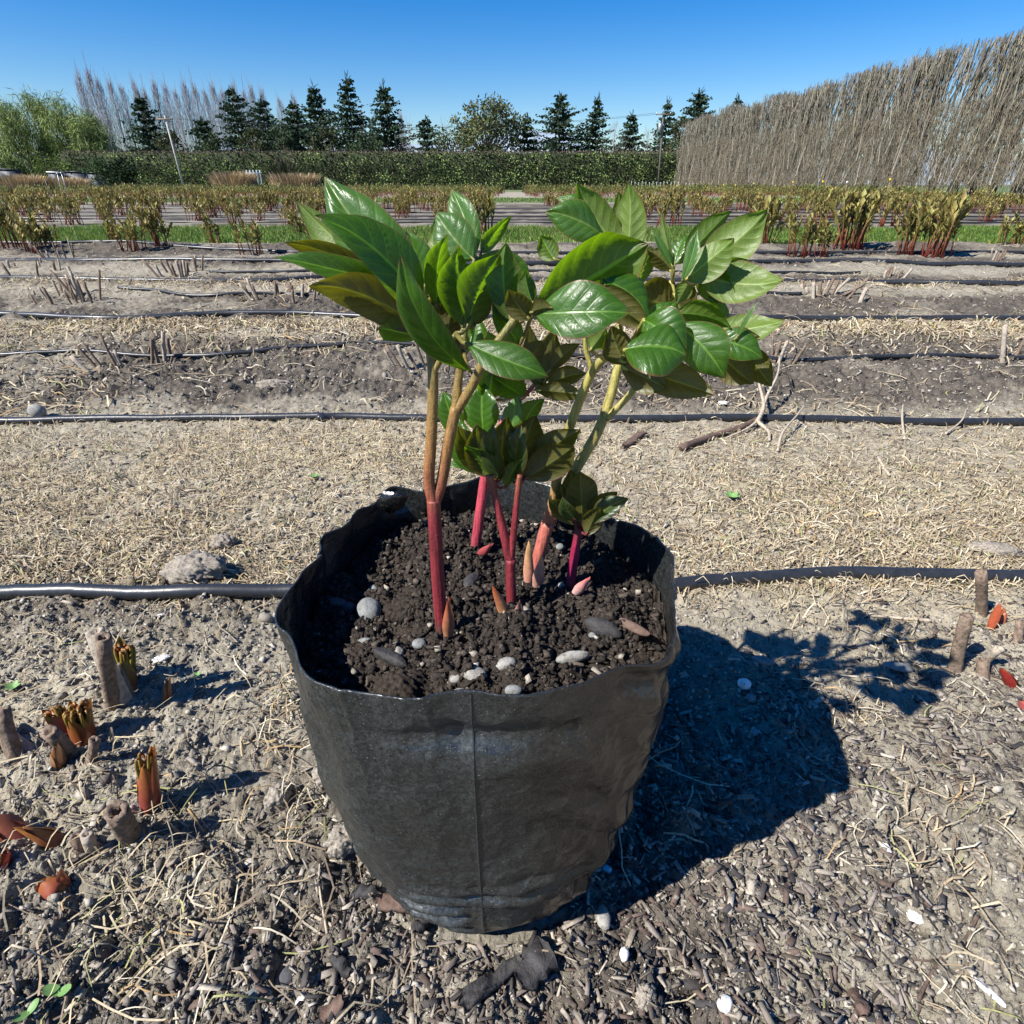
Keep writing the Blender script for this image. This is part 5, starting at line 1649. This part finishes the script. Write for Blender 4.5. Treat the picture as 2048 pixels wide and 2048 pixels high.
# turned-over flap on the back left rim
fpt = [(752, 1012), (765, 983), (800, 984), (818, 992), (806, 1016), (780, 1028)]
m = MB(); Vf = []
for k, (x, y) in enumerate(fpt):
    p = P(x, y, PZ(x, 1010, ZR).y - .012); Vf.append(tuple(p))
c0 = np.mean(np.array(Vf), 0) + np.array([.006, -.001, .002])
Vb = [tuple(np.array(v) + np.array([0, .0015, 0])) for v in Vf]; c1_ = c0 + np.array([0, .0015, 0])
nf = len(Vf)
m.add(Vf + [tuple(c0)] + Vb + [tuple(c1_)], [[k, (k + 1) % nf, nf, nf] for k in range(nf)] + [[(k + 1) % nf + nf + 1, k + nf + 1, 2 * nf + 1, 2 * nf + 1] for k in range(nf)] + [[k, k + nf + 1, (k + 1) % nf + nf + 1, (k + 1) % nf] for k in range(nf)])
m.build('rim_flap', M_BAG, e_bag, e_bag.location, smooth=False)
# pale scuff of dried dirt below the rim
lying_z = None

# potting soil
ZS = .298
na, nr = 420, 200
ar, rrn = np.meshgrid(np.linspace(-math.pi, math.pi, na, endpoint=False), np.linspace(0.0, 1, nr) ** .7)
xw, yw, zw, rw = bag_pt(ar, np.full(ar.shape, .9))
sx = BC.x + (xw - BC.x) * rrn * .985; sy = BC.y + (yw - BC.y) * rrn * .985


def soil_h(x, y):
    h = ZS + .010 * (fbm(x * 14, y * 14, 301, 2) - .5) * 2
    h = h + .026 * turb(x * 26, y * 26, 311, 4) + .007 * turb(x * 160, y * 160, 321, 2)
    h = h - .016 * np.exp(-(((x + .125) / .05) ** 2 + ((y - .42) / .09) ** 2))
    h = h - .012 * sstep(.115, .16, np.hypot(x - BC.x, y - BC.y))
    return h


sz_ = soil_h(sx, sy)
i = (np.arange(nr - 1)[:, None] * na + np.arange(na)[None]); j = (np.arange(nr - 1)[:, None] * na + (np.arange(na)[None] + 1) % na)
e_soil = empty('potting_soil', (BC.x, BC.y, ZS), 'dark crumbly potting soil filling the black bag', 'soil')
mesh_np('soil_surface', np.stack([sx, sy, sz_], -1).reshape(-1, 3) - np.array([BC.x, BC.y, ZS]), np.stack([i, j, j + na, i + na], -1).reshape(-1, 4), M_SOIL, e_soil, smooth=True)
rng = np.random.default_rng(5)
n = 15000
a = rng.uniform(-math.pi, math.pi, n); q = rng.random(n) ** .5 * .95
xw, yw, zw, rw = bag_pt(a, np.full(n, .9))
x = BC.x + (xw - BC.x) * q; y = BC.y + (yw - BC.y) * q; s = .0009 + .0042 * rng.random(n) ** 4.5
cols = np.array([(.034, .027, .022), (.052, .042, .034), (.018, .016, .014), (.085, .070, .056), (.30, .27, .22)])
c = cols[rng.choice(5, n, p=[.40, .3, .2, .08, .02])] * rng.uniform(.7, 1.3, (n, 1))
isch = rng.random(n) < .25
sc3 = np.stack([s * np.where(isch, 2.6, 1), s * .9, s * np.where(isch, .5, .85)], 1)
R = dirR(np.stack([rng.normal(size=n) * .5, rng.normal(size=n) * .5, np.ones(n)], 1))
V = CUBE[None] * sc3[:, None, :] * (1 + rng.uniform(-.6, .3, (n, 8, 1)))
V = np.einsum('nij,ntj->nti', R, V) + np.stack([x, y, soil_h(x, y) + s * .2], 1)[:, None, :]
m = MB(); m.add(V.reshape(-1, 3), (CF[None] + (np.arange(n) * 8)[:, None, None]).reshape(-1, 4), np.repeat(c, 8, axis=0))
tag(m.build('soil_crumbs', M_VC, e_soil, e_soil.location, smooth=False), kind='stuff')


def in_pot(name, px, py, r, e, mat, label, cat, seed, rz=0, rough=.1, sink=.35, nz=2.0, tilt=0):
    p = PZ(px, py, ZS)
    for _ in range(5): p = PZ(px, py, float(soil_h(np.array([p.x]), np.array([p.y]))[0]) + r * e[2] * .4)
    o = wobble_ball(r, seed, e, rough, 3, nz).build(name, MS[mat])
    o.location = (p.x, p.y, p.z - r * e[2] * .3); o.rotation_euler = (0, tilt, rz)
    return tag(o, label, cat, 'stones on the potting soil' if cat in ('pebble',) else None)


in_pot('pebble', 737, 1215, 0.0125, (.85, 1.1, .75), 'grey', 'largest grey oval pebble with a pale band, on the soil at left', 'pebble', 1, .35, .04)
in_pot('pebble', 748, 1176, 0.0050, (1, .9, .8), 'grey', 'round shaded pebble just behind the banded one', 'pebble', 2, 0, .04)
in_pot('pebble', 664, 1208, 0.0115, (1.1, .7, .7), 'dark', 'dark pebble in the left shade of the bag', 'pebble', 3, .2, .06)
in_pot('pebble', 696, 1212, 0.0063, (1, .8, .8), 'dark', 'second dark pebble touching the banded one', 'pebble', 4, 0, .06)
in_pot('pebble', 730, 1282, 0.0048, (1.3, .8, .6), 'grey', 'small lilac grey pebble on shaded soil, left front', 'pebble', 5, .1, .06)
in_pot('pebble', 838, 1285, 0.0049, (1.1, .9, .8), 'grey', 'small round grey pebble before the left stem', 'pebble', 6, 0, .05)
in_pot('pebble', 798, 1302, 0.0043, (.8, 1.1, .7), 'pale', 'angular pale chip left of the front pebbles', 'pebble', 7, .3, .2)
in_pot('pebble', 950, 1346, 0.0073, (1.15, .8, .75), 'pale', 'blocky whitish stone near the front rim', 'pebble', 8, 0, .12)
in_pot('pebble', 912, 1355, 0.0043, (1.1, .8, .8), 'pale', 'small white stone touching the blocky one', 'pebble', 9, .2, .12)
in_pot('pebble', 1012, 1325, 0.0065, (1.2, .75, .7), 'pale', 'beige rounded stone right of the blocky one', 'pebble', 10, .35, .08)
in_pot('pebble', 1027, 1379, 0.0052, (1.1, .8, .7), 'grey', 'grey angular stone half hidden by the front rim', 'pebble', 11, 0, .12)
in_pot('pebble', 920, 1384, 0.0041, (1.3, .8, .7), 'pale', 'small cream stone pressed against the front rim', 'pebble', 12, 0, .12)
in_pot('pebble', 1145, 1312, 0.0089, (1.5, .5, .55), 'pale', 'long wedge shaped greenish grey stone at right front', 'pebble', 13, .25, .14)
in_pot('pebble', 1185, 1272, 0.0041, (.8, 1.1, .8), 'grey', 'small grey pebble beside the black bark lump', 'pebble', 14, 0, .1)
in_pot('pebble', 1122, 1172, 0.0046, (.9, 1, 1), 'pale', 'white lumpy stone beside the small crimson stem', 'pebble', 15, 0, .2)
in_pot('pebble', 1120, 1092, 0.0038, (1, 1, .8), 'grey', 'grey pebble in back shade of the bag', 'pebble', 16, 0, .1)
in_pot('bark_lump', 1205, 1252, .0130, (1.25, .55, .55), 'char', 'black oval bark lump on the soil at right', 'bark', 17, -.6, .12)
in_pot('bark_lump', 780, 1312, .0115, (1.4, .45, .4), 'char', 'split charcoal lump at left front of the soil', 'bark', 18, -.6, .2)
in_pot('bark_lump', 942, 1160, .0110, (.6, 1.2, .5), 'char', 'flat black chip between the left and middle stems', 'bark', 19, -.5, .15)
in_pot('soil_lump', 800, 1372, .015, (1.2, .8, .9), 'mix', 'crumbly brown lump of soil inside the front left rim', 'clod', 20, 0, .3, .2, 5)
in_pot('soil_lump', 815, 1215, .015, (1.2, .9, .6), 'mix', 'crumbly lump of soil beside the banded pebble', 'clod', 21, 0, .3, .2, 5)
in_pot('bark_lump', 1262, 1250, .0135, (1.3, .28, .3), 'bark', 'long brown bark sliver by the right wall of the bag', 'bark', 22, -.7, .12)

# ------------------------------------------------------------------ the peony in the bag
pl = PZ(1000, 1180, ZS)
e_p = empty('potted_peony', pl, 'leafy young peony with crimson stems growing in the black bag', 'plant')
CAMV = Vector((0, 0, CAM_H))


SUNV = -ldir


def leaf_mb(bp, tp, wpx, side='u', tilt=25, fold=.25, arch=.06, wave=.035, shape=.95, nu=30, nv=14):
    """side: u upper face seen, b under face seen, G upper face turned to glint, T under face with sun coming through, B sunlit under face"""
    a = tp - bp; L = a.length; ah = a / L
    mid = (bp + tp) * .5
    v = (CAMV - mid).normalized()
    n0 = (v - ah * v.dot(ah)); n0.normalize()
    w0 = ah.cross(n0)
    if side == 'T': tilt = max(tilt, 48)
    if side == 'G':
        h = (v + SUNV).normalized(); U = (h - ah * h.dot(ah)).normalized()
        if U.dot(n0) < .5: U = (U + n0).normalized()
        cs = U.dot(n0)
    else:
        t = math.radians(tilt); best = None
        for sg in (1, -1):
            n = n0 * math.cos(t) + w0 * math.sin(t) * sg
            U = n if side == 'u' else -n
            key = n.dot(SUNV) if side == 'B' else (U.dot(SUNV) + .4 * U.z)
            if best is None or key > best[0]: best = (key, U)
        U = best[1]; cs = math.cos(t)
    ac = U.cross(ah).normalized()
    W = 1.10 * wpx / FPX * depth(mid) / max(.35, cs)
    V = []; UV = []
    ph0 = random.uniform(0, 6); bend = random.uniform(-.07, .07); twist = random.uniform(-.42, .42); asym = random.uniform(-.08, .08)
    shape = shape * random.uniform(.86, 1.10); ed = random.uniform(-.8, 1.0); nvn = 7.0
    for i in range(nu + 1):
        s = i / nu
        sh = math.sin(math.pi * s ** shape) ** .74 if 0 < s < 1 else 0
        if s > .74: sh *= 1 - .42 * ((s - .74) / .26) ** 1.1 * (1 - (s - .74) / .26 * .35)
        hw = W * .5 * max(sh, .012)
        c = bp + a * s + ac * (bend * L * 4 * s * (1 - s))
        z0 = arch * L * 4 * s * (1 - s) - .09 * L * max(0, s - .78) * 2
        tw = twist * (s - .5) * 2
        for j in range(nv + 1):
            q = -1 + 2 * j / nv
            aq = abs(q)
            hq = hw * (1 + asym * (1 if q > 0 else -1))
            z = fold * hq * (aq ** 1.25) - (.16 + ed * .3 * s) * hq * aq ** 4
            phs = s * nvn - aq * 1.7
            quilt = abs(math.sin(math.pi * phs)) ** .6
            z += W * .044 * quilt * math.sin(math.pi * min(1, aq * 1.04)) * (1 if 0 < s < 1 else 0)
            z += wave * W * aq ** 3 * math.sin(s * 9 + ph0 + (0 if q > 0 else 1.7))
            x = q * hq
            x, z = x * math.cos(tw) - z * math.sin(tw), x * math.sin(tw) + z * math.cos(tw)
            V.append(tuple(c + ac * x + U * (z + z0))); UV.append((s, q))
    F = [[i * (nv + 1) + j, (i + 1) * (nv + 1) + j, (i + 1) * (nv + 1) + j + 1, i * (nv + 1) + j + 1] for i in range(nu) for j in range(nv)]
    m = MB(); m.add(V, F, (1, 1, 1), np.array(UV))
    return m, bp, U


def stem(paths, mat, label=None):
    """paths: list of ([(px,py,Y),...], r0, r1) -> one mesh part named stem"""
    m = MB()
    for pts, r0, r1 in paths:
        pp = catmull([P(*q) for q in pts], 6); n = len(pp)
        m.tube(pp, [r0 + (r1 - r0) * i / (n - 1) for i in range(n)], (1, 1, 1), 12)
    o = m.build('stem', mat, e_p, e_p.location)
    return o


Y0 = lambda px, py: PZ(px, py, ZS - .006).y
ya = Y0(885, 1275); yd = Y0(950, 1112); yb = Y0(1025, 1242); yc = Y0(1065, 1165); ye = Y0(1140, 1188)
print('stem Y', ya, yd, yb, yc, ye)
sA = stem([([(886, 1280, ya), (876, 1160, ya + .003), (870, 1050, ya + .006), (867, 1000, ya + .008)], .0050, .0048),
           ([(867, 1006, ya + .008), (858, 960, ya + .010), (863, 870, ya + .014), (866, 765, ya + .020), (860, 700, ya + .026), (842, 650, ya + .03), (828, 600, ya + .034)], .0042, .0027),
           ([(868, 1010, ya + .008), (884, 960, ya + .012), (898, 880, ya + .016), (912, 815, ya + .02)], .0040, .0037),
           ([(911, 822, ya + .02), (917, 760, ya + .024), (925, 690, ya + .03), (932, 640, ya + .036)], .0032, .0022),
           ([(911, 826, ya + .02), (945, 770, ya + .02), (972, 716, ya + .02), (1008, 668, ya + .022), (1040, 628, ya + .024), (1072, 612, ya + .026)], .0034, .0022),
           ([(867, 745, ya + .021), (885, 712, ya + .022), (912, 668, ya + .022)], .0022, .0016)], M_STEM_A)
sD = stem([([(948, 1118, yd), (962, 1010, yd + .004), (975, 930, yd + .010), (1005, 850, yd + .02), (1035, 800, yd + .026), (1045, 740, yd + .03), (1042, 690, yd + .03)], .0049, .0026),
           ([(1038, 800, yd + .026), (1060, 780, yd + .026), (1085, 750, yd + .024)], .0022, .0016)], M_STEM_D)
sB = stem([([(1026, 1248, yb), (1022, 1180, yb + .002), (1021, 1118, yb + .004)], .0042, .0040),
           ([(1020, 1124, yb + .004), (1004, 1050, yb + .008), (992, 1000, yb + .010), (980, 950, yb + .012)], .0036, .0024),
           ([(1022, 1124, yb + .004), (1028, 1060, yb + .006), (1034, 1000, yb + .008), (1040, 950, yb + .01)], .0028, .0020),
           ([(1012, 1085, yb + .006), (992, 1010, yb + .010), (974, 950, yb + .014)], .0022, .0015)], M_STEM_A)
sC = stem([([(1064, 1172, yc), (1078, 1110, yc + .003), (1096, 1045, yc + .006)], .0054, .0058),
           ([(1092, 1056, yc + .006), (1108, 990, yc + .004), (1122, 915, yc + .0), (1148, 830, yc - .006), (1184, 745, yc - .012), (1215, 712, yc - .016), (1260, 690, yc - .02)], .0046, .0026),
           ([(1098, 1048, yc + .006), (1148, 945, yc + .012), (1196, 862, yc + .018), (1222, 790, yc + .022), (1240, 730, yc + .026), (1290, 650, yc + .03), (1318, 612, yc + .03), (1345, 562, yc + .03)], .0050, .0024),
           ([(1212, 838, yc + .018), (1250, 800, yc + .016), (1300, 745, yc + .012), (1360, 715, yc + .008), (1430, 690, yc + .004)], .0030, .0018),
           ([(1186, 745, yc - .012), (1172, 700, yc - .01), (1168, 665, yc - .008), (1160, 640, yc - .006)], .0020, .0016),
           ([(1300, 640, yc + .03), (1350, 600, yc + .026), (1395, 560, yc + .022), (1430, 530, yc + .018)], .0030, .0016),
           ([(1350, 600, yc + .026), (1372, 562, yc + .02), (1390, 535, yc + .018)], .0016, .0012),
           ([(1235, 735, yc + .026), (1240, 640, yc + .05), (1240, 560, yc + .065), (1238, 500, yc + .07)], .0026, .0018)], M_STEM_C)
sE = stem([([(1138, 1194, ye), (1146, 1130, ye + .002), (1154, 1080, ye + .004), (1160, 1040, ye + .006)], .0046, .0030),
           ([(1152, 1090, ye + .004), (1172, 1050, ye + .006), (1192, 1020, ye + .006)], .0022, .0014)], M_STEM_E)

LF = {'A': sA, 'B': sB, 'C': sC, 'D': sD, 'E': sE}
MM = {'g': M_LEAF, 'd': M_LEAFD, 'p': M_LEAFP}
random.seed(21)
# stem, mat, base px, tip px, Yb, Yt, visible width px, side, tilt, fold, arch
LEAVES = [
    ('A', 'p', 852, 606, 645, 350, .420, .440, 118, 'G', 25, .18, .05), ('A', 'p', 800, 588, 594, 408, .425, .455, 82, 'B', 20, .2, .03),
    ('A', 'g', 845, 618, 634, 428, .385, .360, 88, 'u', 35, .25, .07), ('A', 'g', 790, 566, 545, 510, .385, .360, 46, 'u', 30, .5, .05),
    ('A', 'd', 770, 545, 568, 478, .392, .372, 36, 'T', 25, .3, .05), ('A', 'd', 850, 664, 617, 566, .380, .350, 78, 'b', 25, .25, .06),
    ('A', 'g', 850, 676, 756, 654, .385, .370, 48, 'T', 40, .25, .05), ('A', 'g', 940, 742, 797, 518, .365, .335, 66, 'u', 35, .3, .08),
    ('A', 'g', 930, 652, 912, 490, .385, .395, 72, 'T', 20, .25, .03), ('A', 'g', 936, 650, 995, 508, .385, .395, 70, 'T', 20, .25, .03),
    ('A', 'g', 875, 610, 892, 466, .392, .398, 50, 'T', 20, .2, .03), ('A', 'p', 948, 520, 872, 424, .410, .425, 76, 'G', 30, .2, .06),
    ('A', 'p', 950, 510, 901, 376, .425, .445, 54, 'G', 20, .3, .03), ('A', 'p', 890, 545, 872, 436, .425, .440, 50, 'B', 25, .25, .04),
    ('A', 'g', 962, 505, 1022, 430, .420, .425, 27, 'T', 25, .3, .05), ('A', 'g', 955, 515, 1060, 590, .440, .440, 82, 'u', 40, .15, .05),
    ('A', 'g', 1020, 640, 1010, 486, .390, .400, 66, 'b', 25, .3, .03), ('A', 'g', 850, 570, 812, 462, .420, .430, 56, 'u', 25, .2, .06),
    ('A', 'd', 905, 700, 868, 575, .400, .405, 66, 'b', 20, .2, .03), ('A', 'd', 860, 660, 838, 580, .405, .410, 48, 'b', 20, .2, .03),
    ('A', 'd', 950, 650, 960, 560, .405, .41, 50, 'b', 20, .3, .03), ('A', 'd', 890, 720, 905, 620, .392, .400, 60, 'b', 20, .3, .03),
    ('A', 'g', 1070, 612, 1292, 484, .385, .400, 138, 'b', 32, .12, .04), ('A', 'g', 1068, 628, 1262, 622, .370, .345, 98, 'G', 40, .12, .09),
    ('A', 'd', 1060, 640, 1016, 578, .372, .366, 46, 'b', 20, .35, .04), ('A', 'd', 1062, 625, 1105, 616, .366, .360, 34, 'b', 30, .35, .04),
    ('A', 'g', 1068, 610, 1050, 540, .392, .395, 34, 'b', 25, .4, .03), ('A', 'g', 1040, 690, 985, 600, .400, .405, 44, 'u', 30, .4, .03),
    ('A', 'g', 1030, 650, 1000, 570, .400, .405, 50, 'b', 30, .4, .03),
    ('A', 'g', 938, 688, 1098, 750, .350, .335, 64, 'u', 30, .22, .07), ('A', 'g', 935, 702, 958, 636, .420, .43, 48, 'u', 30, .3, .03),
    ('C', 'g', 1205, 560, 1300, 640, .395, .385, 62, 'u', 40, .15, .08), ('C', 'd', 1195, 575, 1308, 664, .380, .37, 52, 'b', 30, .3, .05),
    # back upright group
    ('C', 'p', 1245, 505, 1155, 366, .480, .485, 62, 'B', 15, .2, .03), ('C', 'g', 1218, 460, 1112, 394, .490, .5, 36, 'u', 35, .3, .08),
    ('C', 'p', 1205, 470, 1092, 422, .485, .480, 66, 'G', 30, .15, .07), ('C', 'p', 1252, 520, 1258, 364, .475, .480, 58, 'B', 20, .35, .02),
    ('C', 'g', 1240, 500, 1236, 384, .495, .5, 36, 'b', 20, .35, .02), ('C', 'p', 1270, 520, 1281, 412, .485, .49, 16, 'b', 20, .3, .02),
    ('C', 'g', 1262, 585, 1302, 492, .470, .475, 42, 'T', 25, .3, .03), ('C', 'd', 1345, 545, 1296, 500, .460, .465, 38, 'b', 25, .4, .04),
    ('C', 'd', 1345, 610, 1262, 590, .455, .455, 95, 'b', 20, .2, .03), ('C', 'p', 1348, 540, 1322, 424, .450, .46, 15, 'b', 20, .4, .03),
    ('C', 'p', 1346, 535, 1304, 458, .450, .455, 14, 'u', 20, .4, .03), ('C', 'g', 1348, 530, 1372, 470, .470, .48, 34, 'u', 30, .2, .03),
    ('C', 'd', 1255, 590, 1215, 570, .46, .46, 45, 'b', 25, .3, .03),
    ('C', 'g', 1110, 520, 1082, 470, .47, .475, 40, 'b', 20, .3, .03),
    # right top group
    ('C', 'p', 1400, 530, 1536, 420, .440, .430, 80, 'B', 15, .12, .05), ('C', 'g', 1372, 515, 1462, 420, .460, .46, 46, 'b', 20, .45, .06),
    ('C', 'p', 1372, 560, 1470, 478, .415, .405, 62, 'B', 20, .3, .05), ('C', 'p', 1395, 545, 1568, 562, .420, .395, 74, 'B', 25, .2, .09),
    ('C', 'g', 1390, 552, 1470, 590, .425, .41, 62, 'b', 20, .2, .03), ('C', 'g', 1395, 548, 1532, 550, .430, .41, 62, 'b', 20, .2, .03),
    ('C', 'p', 1366, 560, 1394, 458, .410, .415, 24, 'u', 20, .4, .03), ('C', 'p', 1380, 560, 1352, 610, .44, .44, 30, 'b', 30, .3, .03),
    ('C', 'd', 1350, 590, 1372, 668, .450, .44, 60, 'b', 20, .3, .03), ('C', 'd', 1380, 560, 1340, 640, .46, .45, 56, 'b', 20, .3, .03),
    # right lower group
    ('C', 'g', 1270, 690, 1352, 600, .385, .40, 58, 'u', 45, .1, .06), ('C', 'g', 1288, 640, 1372, 700, .365, .345, 84, 'G', 45, .05, .16),
    ('C', 'g', 1250, 700, 1375, 708, .345, .335, 92, 'u', 45, .08, .12), ('C', 'g', 1355, 650, 1450, 756, .365, .345, 84, 'G', 40, .06, .14),
    ('C', 'g', 1415, 680, 1526, 716, .385, .37, 56, 'G', 45, .12, .1), ('C', 'd', 1440, 705, 1508, 768, .392, .38, 66, 'b', 20, .2, .05),
    ('C', 'd', 1480, 690, 1544, 772, .400, .385, 48, 'b', 20, .25, .08), ('C', 'g', 1350, 628, 1464, 656, .392, .38, 48, 'T', 35, .3, .07),
    ('C', 'p', 1420, 672, 1570, 643, .400, .385, 58, 'B', 25, .3, .05), ('C', 'g', 1455, 650, 1418, 592, .415, .42, 26, 'u', 25, .3, .03),
    ('C', 'p', 1472, 678, 1518, 600, .375, .375, 8, 'u', 20, .3, .02),
    ('C', 'd', 1245, 735, 1335, 778, .360, .35, 62, 'b', 20, .15, .05), ('C', 'd', 1240, 722, 1432, 788, .365, .34, 70, 'b', 20, .25, .06),
    ('C', 'd', 1250, 728, 1222, 652, .385, .39, 56, 'b', 20, .2, .03), ('C', 'p', 1180, 700, 1212, 656, .385, .385, 40, 'b', 25, .35, .04),
    ('C', 'g', 1165, 665, 1140, 640, .40, .40, 25, 'b', 25, .35, .04),
    ('C', 'd', 1430, 690, 1520, 672, .395, .385, 40, 'b', 20, .2, .05), ('C', 'g', 1240, 650, 1298, 588, .41, .41, 40, 'b', 30, .3, .05),
    # centre back
    ('D', 'd', 1082, 780, 1058, 652, .480, .49, 42, 'b', 25, .5, .03), ('D', 'd', 1090, 765, 1108, 655, .475, .485, 44, 'b', 25, .5, .04), ('D', 'd', 1095, 745, 1160, 686, .475, .475, 30, 'b', 25, .4, .05),
    ('D', 'd', 1095, 770, 1172, 746, .470, .465, 36, 'b', 20, .4, .08), ('D', 'd', 1070, 780, 1170, 790, .460, .45, 34, 'b', 20, .3, .10), ('D', 'g', 1048, 795, 972, 748, .465, .46, 52, 'T', 25, .3, .07),
    ('D', 'g', 1042, 740, 1012, 650, .478, .485, 46, 'b', 25, .35, .04), ('D', 'd', 1050, 740, 1085, 680, .470, .475, 40, 'b', 25, .5, .04),
    ('D', 'g', 980, 800, 990, 728, .455, .46, 46, 'T', 25, .3, .05), ('D', 'g', 968, 870, 966, 766, .445, .455, 66, 'G', 30, .45, .04), ('D', 'p', 1022, 870, 1036, 790, .435, .445, 36, 'G', 25, .4, .04),
    ('D', 'g', 1045, 860, 1086, 796, .440, .445, 34, 'T', 25, .35, .05), ('D', 'g', 910, 870, 884, 782, .450, .455, 46, 'u', 25, .35, .04), ('D', 'g', 948, 945, 914, 835, .435, .44, 56, 'u', 30, .3, .06),
    ('D', 'p', 950, 925, 894, 932, .450, .445, 20, 'u', 35, .2, .05), ('D', 'g', 1000, 720, 955, 660, .465, .47, 40, 'b', 25, .3, .04),
    # middle dark cluster
    ('B', 'd', 985, 955, 912, 850, .420, .415, 54, 'b', 25, .3, .05), ('B', 'd', 992, 955, 950, 846, .412, .41, 62, 'b', 25, .35, .05), ('B', 'd', 1005, 950, 1012, 832, .420, .425, 62, 'b', 20, .35, .04),
    ('B', 'd', 1040, 955, 1070, 830, .422, .43, 70, 'b', 20, .3, .05), ('B', 'd', 1046, 955, 1162, 856, .418, .41, 56, 'b', 20, .3, .05), ('B', 'd', 1046, 960, 1150, 890, .408, .395, 66, 'b', 20, .25, .08),
    ('B', 'g', 1012, 975, 1042, 918, .402, .40, 28, 'b', 30, .4, .06), ('B', 'd', 1000, 960, 985, 850, .405, .40, 40, 'u', 25, .35, .05), ('B', 'd', 1025, 960, 1040, 850, .410, .405, 44, 'u', 25, .35, .05),
    ('B', 'g', 990, 960, 930, 890, .405, .40, 44, 'T', 25, .35, .05),
    # small dark shoot
    ('E', 'd', 1156, 1060, 1140, 938, .425, .428, 44, 'b', 20, .35, .04), ('E', 'd', 1164, 1055, 1158, 942, .418, .415, 62, 'b', 20, .3, .05), ('E', 'd', 1152, 1050, 1097, 998, .418, .412, 36, 'b', 25, .3, .05),
    ('E', 'd', 1176, 1048, 1234, 982, .420, .42, 38, 'b', 25, .35, .05), ('E', 'd', 1180, 1050, 1256, 996, .415, .41, 38, 'u', 25, .35, .05), ('E', 'd', 1172, 1070, 1202, 1012, .410, .405, 38, 'b', 20, .4, .05),
    ('E', 'd', 1155, 1045, 1118, 962, .425, .425, 26, 'b', 25, .4, .04), ('E', 'd', 1150, 1040, 1125, 995, .415, .41, 30, 'u', 25, .3, .04)]
for (st, mt, bx, by, tx, ty, yb_, yt_, w, side, tilt, fold, arch) in LEAVES:
    bp = P(bx, by, yb_); tp = P(tx, ty, yt_)
    m, _, U = leaf_mb(bp, tp, w, side, tilt, fold, arch)
    o = m.build('leaf', MM[mt], LF[st], e_p.location)
# petioles joining the leaf bases to the nodes of their stem
NODES = {'A': [(836, 632, ya + .032), (912, 668, ya + .022), (930, 650, ya + .035), (1068, 614, ya + .026), (925, 700, ya + .029)], 'B': [(982, 965, yb + .011), (1038, 968, yb + .009)],
         'C': [(1238, 505, yc + .07), (1345, 565, yc + .03), (1392, 560, yc + .022), (1215, 712, yc - .016), (1255, 692, yc - .019), (1300, 745, yc + .012), (1425, 692, yc + .004), (1168, 665, yc - .008)],
         'D': [(1040, 790, yd + .026), (1082, 752, yd + .024), (978, 925, yd + .010), (1042, 700, yd + .03)], 'E': [(1158, 1052, ye + .005), (1178, 1045, ye + .006)]}
for st in NODES:
    m = MB(); nodes = [P(*q) for q in NODES[st]]
    for L in LEAVES:
        if L[0] != st: continue
        bp = P(L[2], L[3], L[6]); tp = P(L[4], L[5], L[7])
        nd = min(nodes, key=lambda q: (q - bp).length)
        mid = nd.lerp(bp, .55) + Vector((0, 0, -.002))
        r = .0009 + .0007 * min(1, L[8] / 90)
        m.tube([nd, mid, bp, bp.lerp(tp, .12)], [r * 1.3, r, r * .9, r * .5], (1, 1, 1), 6)
    m.build('leaf_stalks', {'A': M_STEM_A, 'B': M_STEM_A, 'C': M_STEM_C, 'D': M_STEM_C, 'E': M_STEM_E}[st], LF[st], e_p.location)

# pink sheath scales at the stem feet
def scale_at(st, px, py, tx, ty, dy, w, c0, c1, spin=0):
    zz = ZS + .002; b = PZ(px, py, zz); t = P(tx, ty, b.y + dy)
    L = (t - b).length; d = (t - b).normalized()
    y = (b - CAMV).normalized(); y = (y - d * y.dot(d)).normalized(); x = y.cross(d)
    R = Matrix((x, y, d)).transposed() @ Matrix.Rotation(spin, 3, 'Z')
    m = blade_mb(L, w, 1.0, .06, c0, c1, 12, 8, pointed=True, wave=.0005)
    Rn = np.array(R); m.V = [np.concatenate(m.V) @ Rn.T + np.array(b)]
    m.build('bud_scale', M_BUD, LF[st], e_p.location)


scale_at('A', 899, 1276, 899, 1198, -.006, .0125, (.50, .24, .12), (.52, .11, .05), .3)
scale_at('B', 1014, 1240, 984, 1174, -.006, .0125, (.55, .30, .14), (.50, .11, .04), -.3)
scale_at('B', 1036, 1244, 1040, 1204, -.007, .0110, (.5, .32, .2), (.45, .2, .15), .3)
scale_at('C', 1056, 1166, 1056, 1084, -.006, .0125, (.60, .28, .20), (.62, .36, .14), -.2)
scale_at('C', 1074, 1176, 1084, 1114, -.014, .0130, (.60, .32, .24), (.62, .34, .18), .1)
scale_at('E', 1150, 1190, 1180, 1156, -.006, .0115, (.6, .38, .33), (.6, .14, .12), .3)
scale_at('D', 958, 1114, 986, 1088, -.004, .0110, (.30, .05, .05), (.36, .08, .08), .3)

print('objects', len(bpy.data.objects))
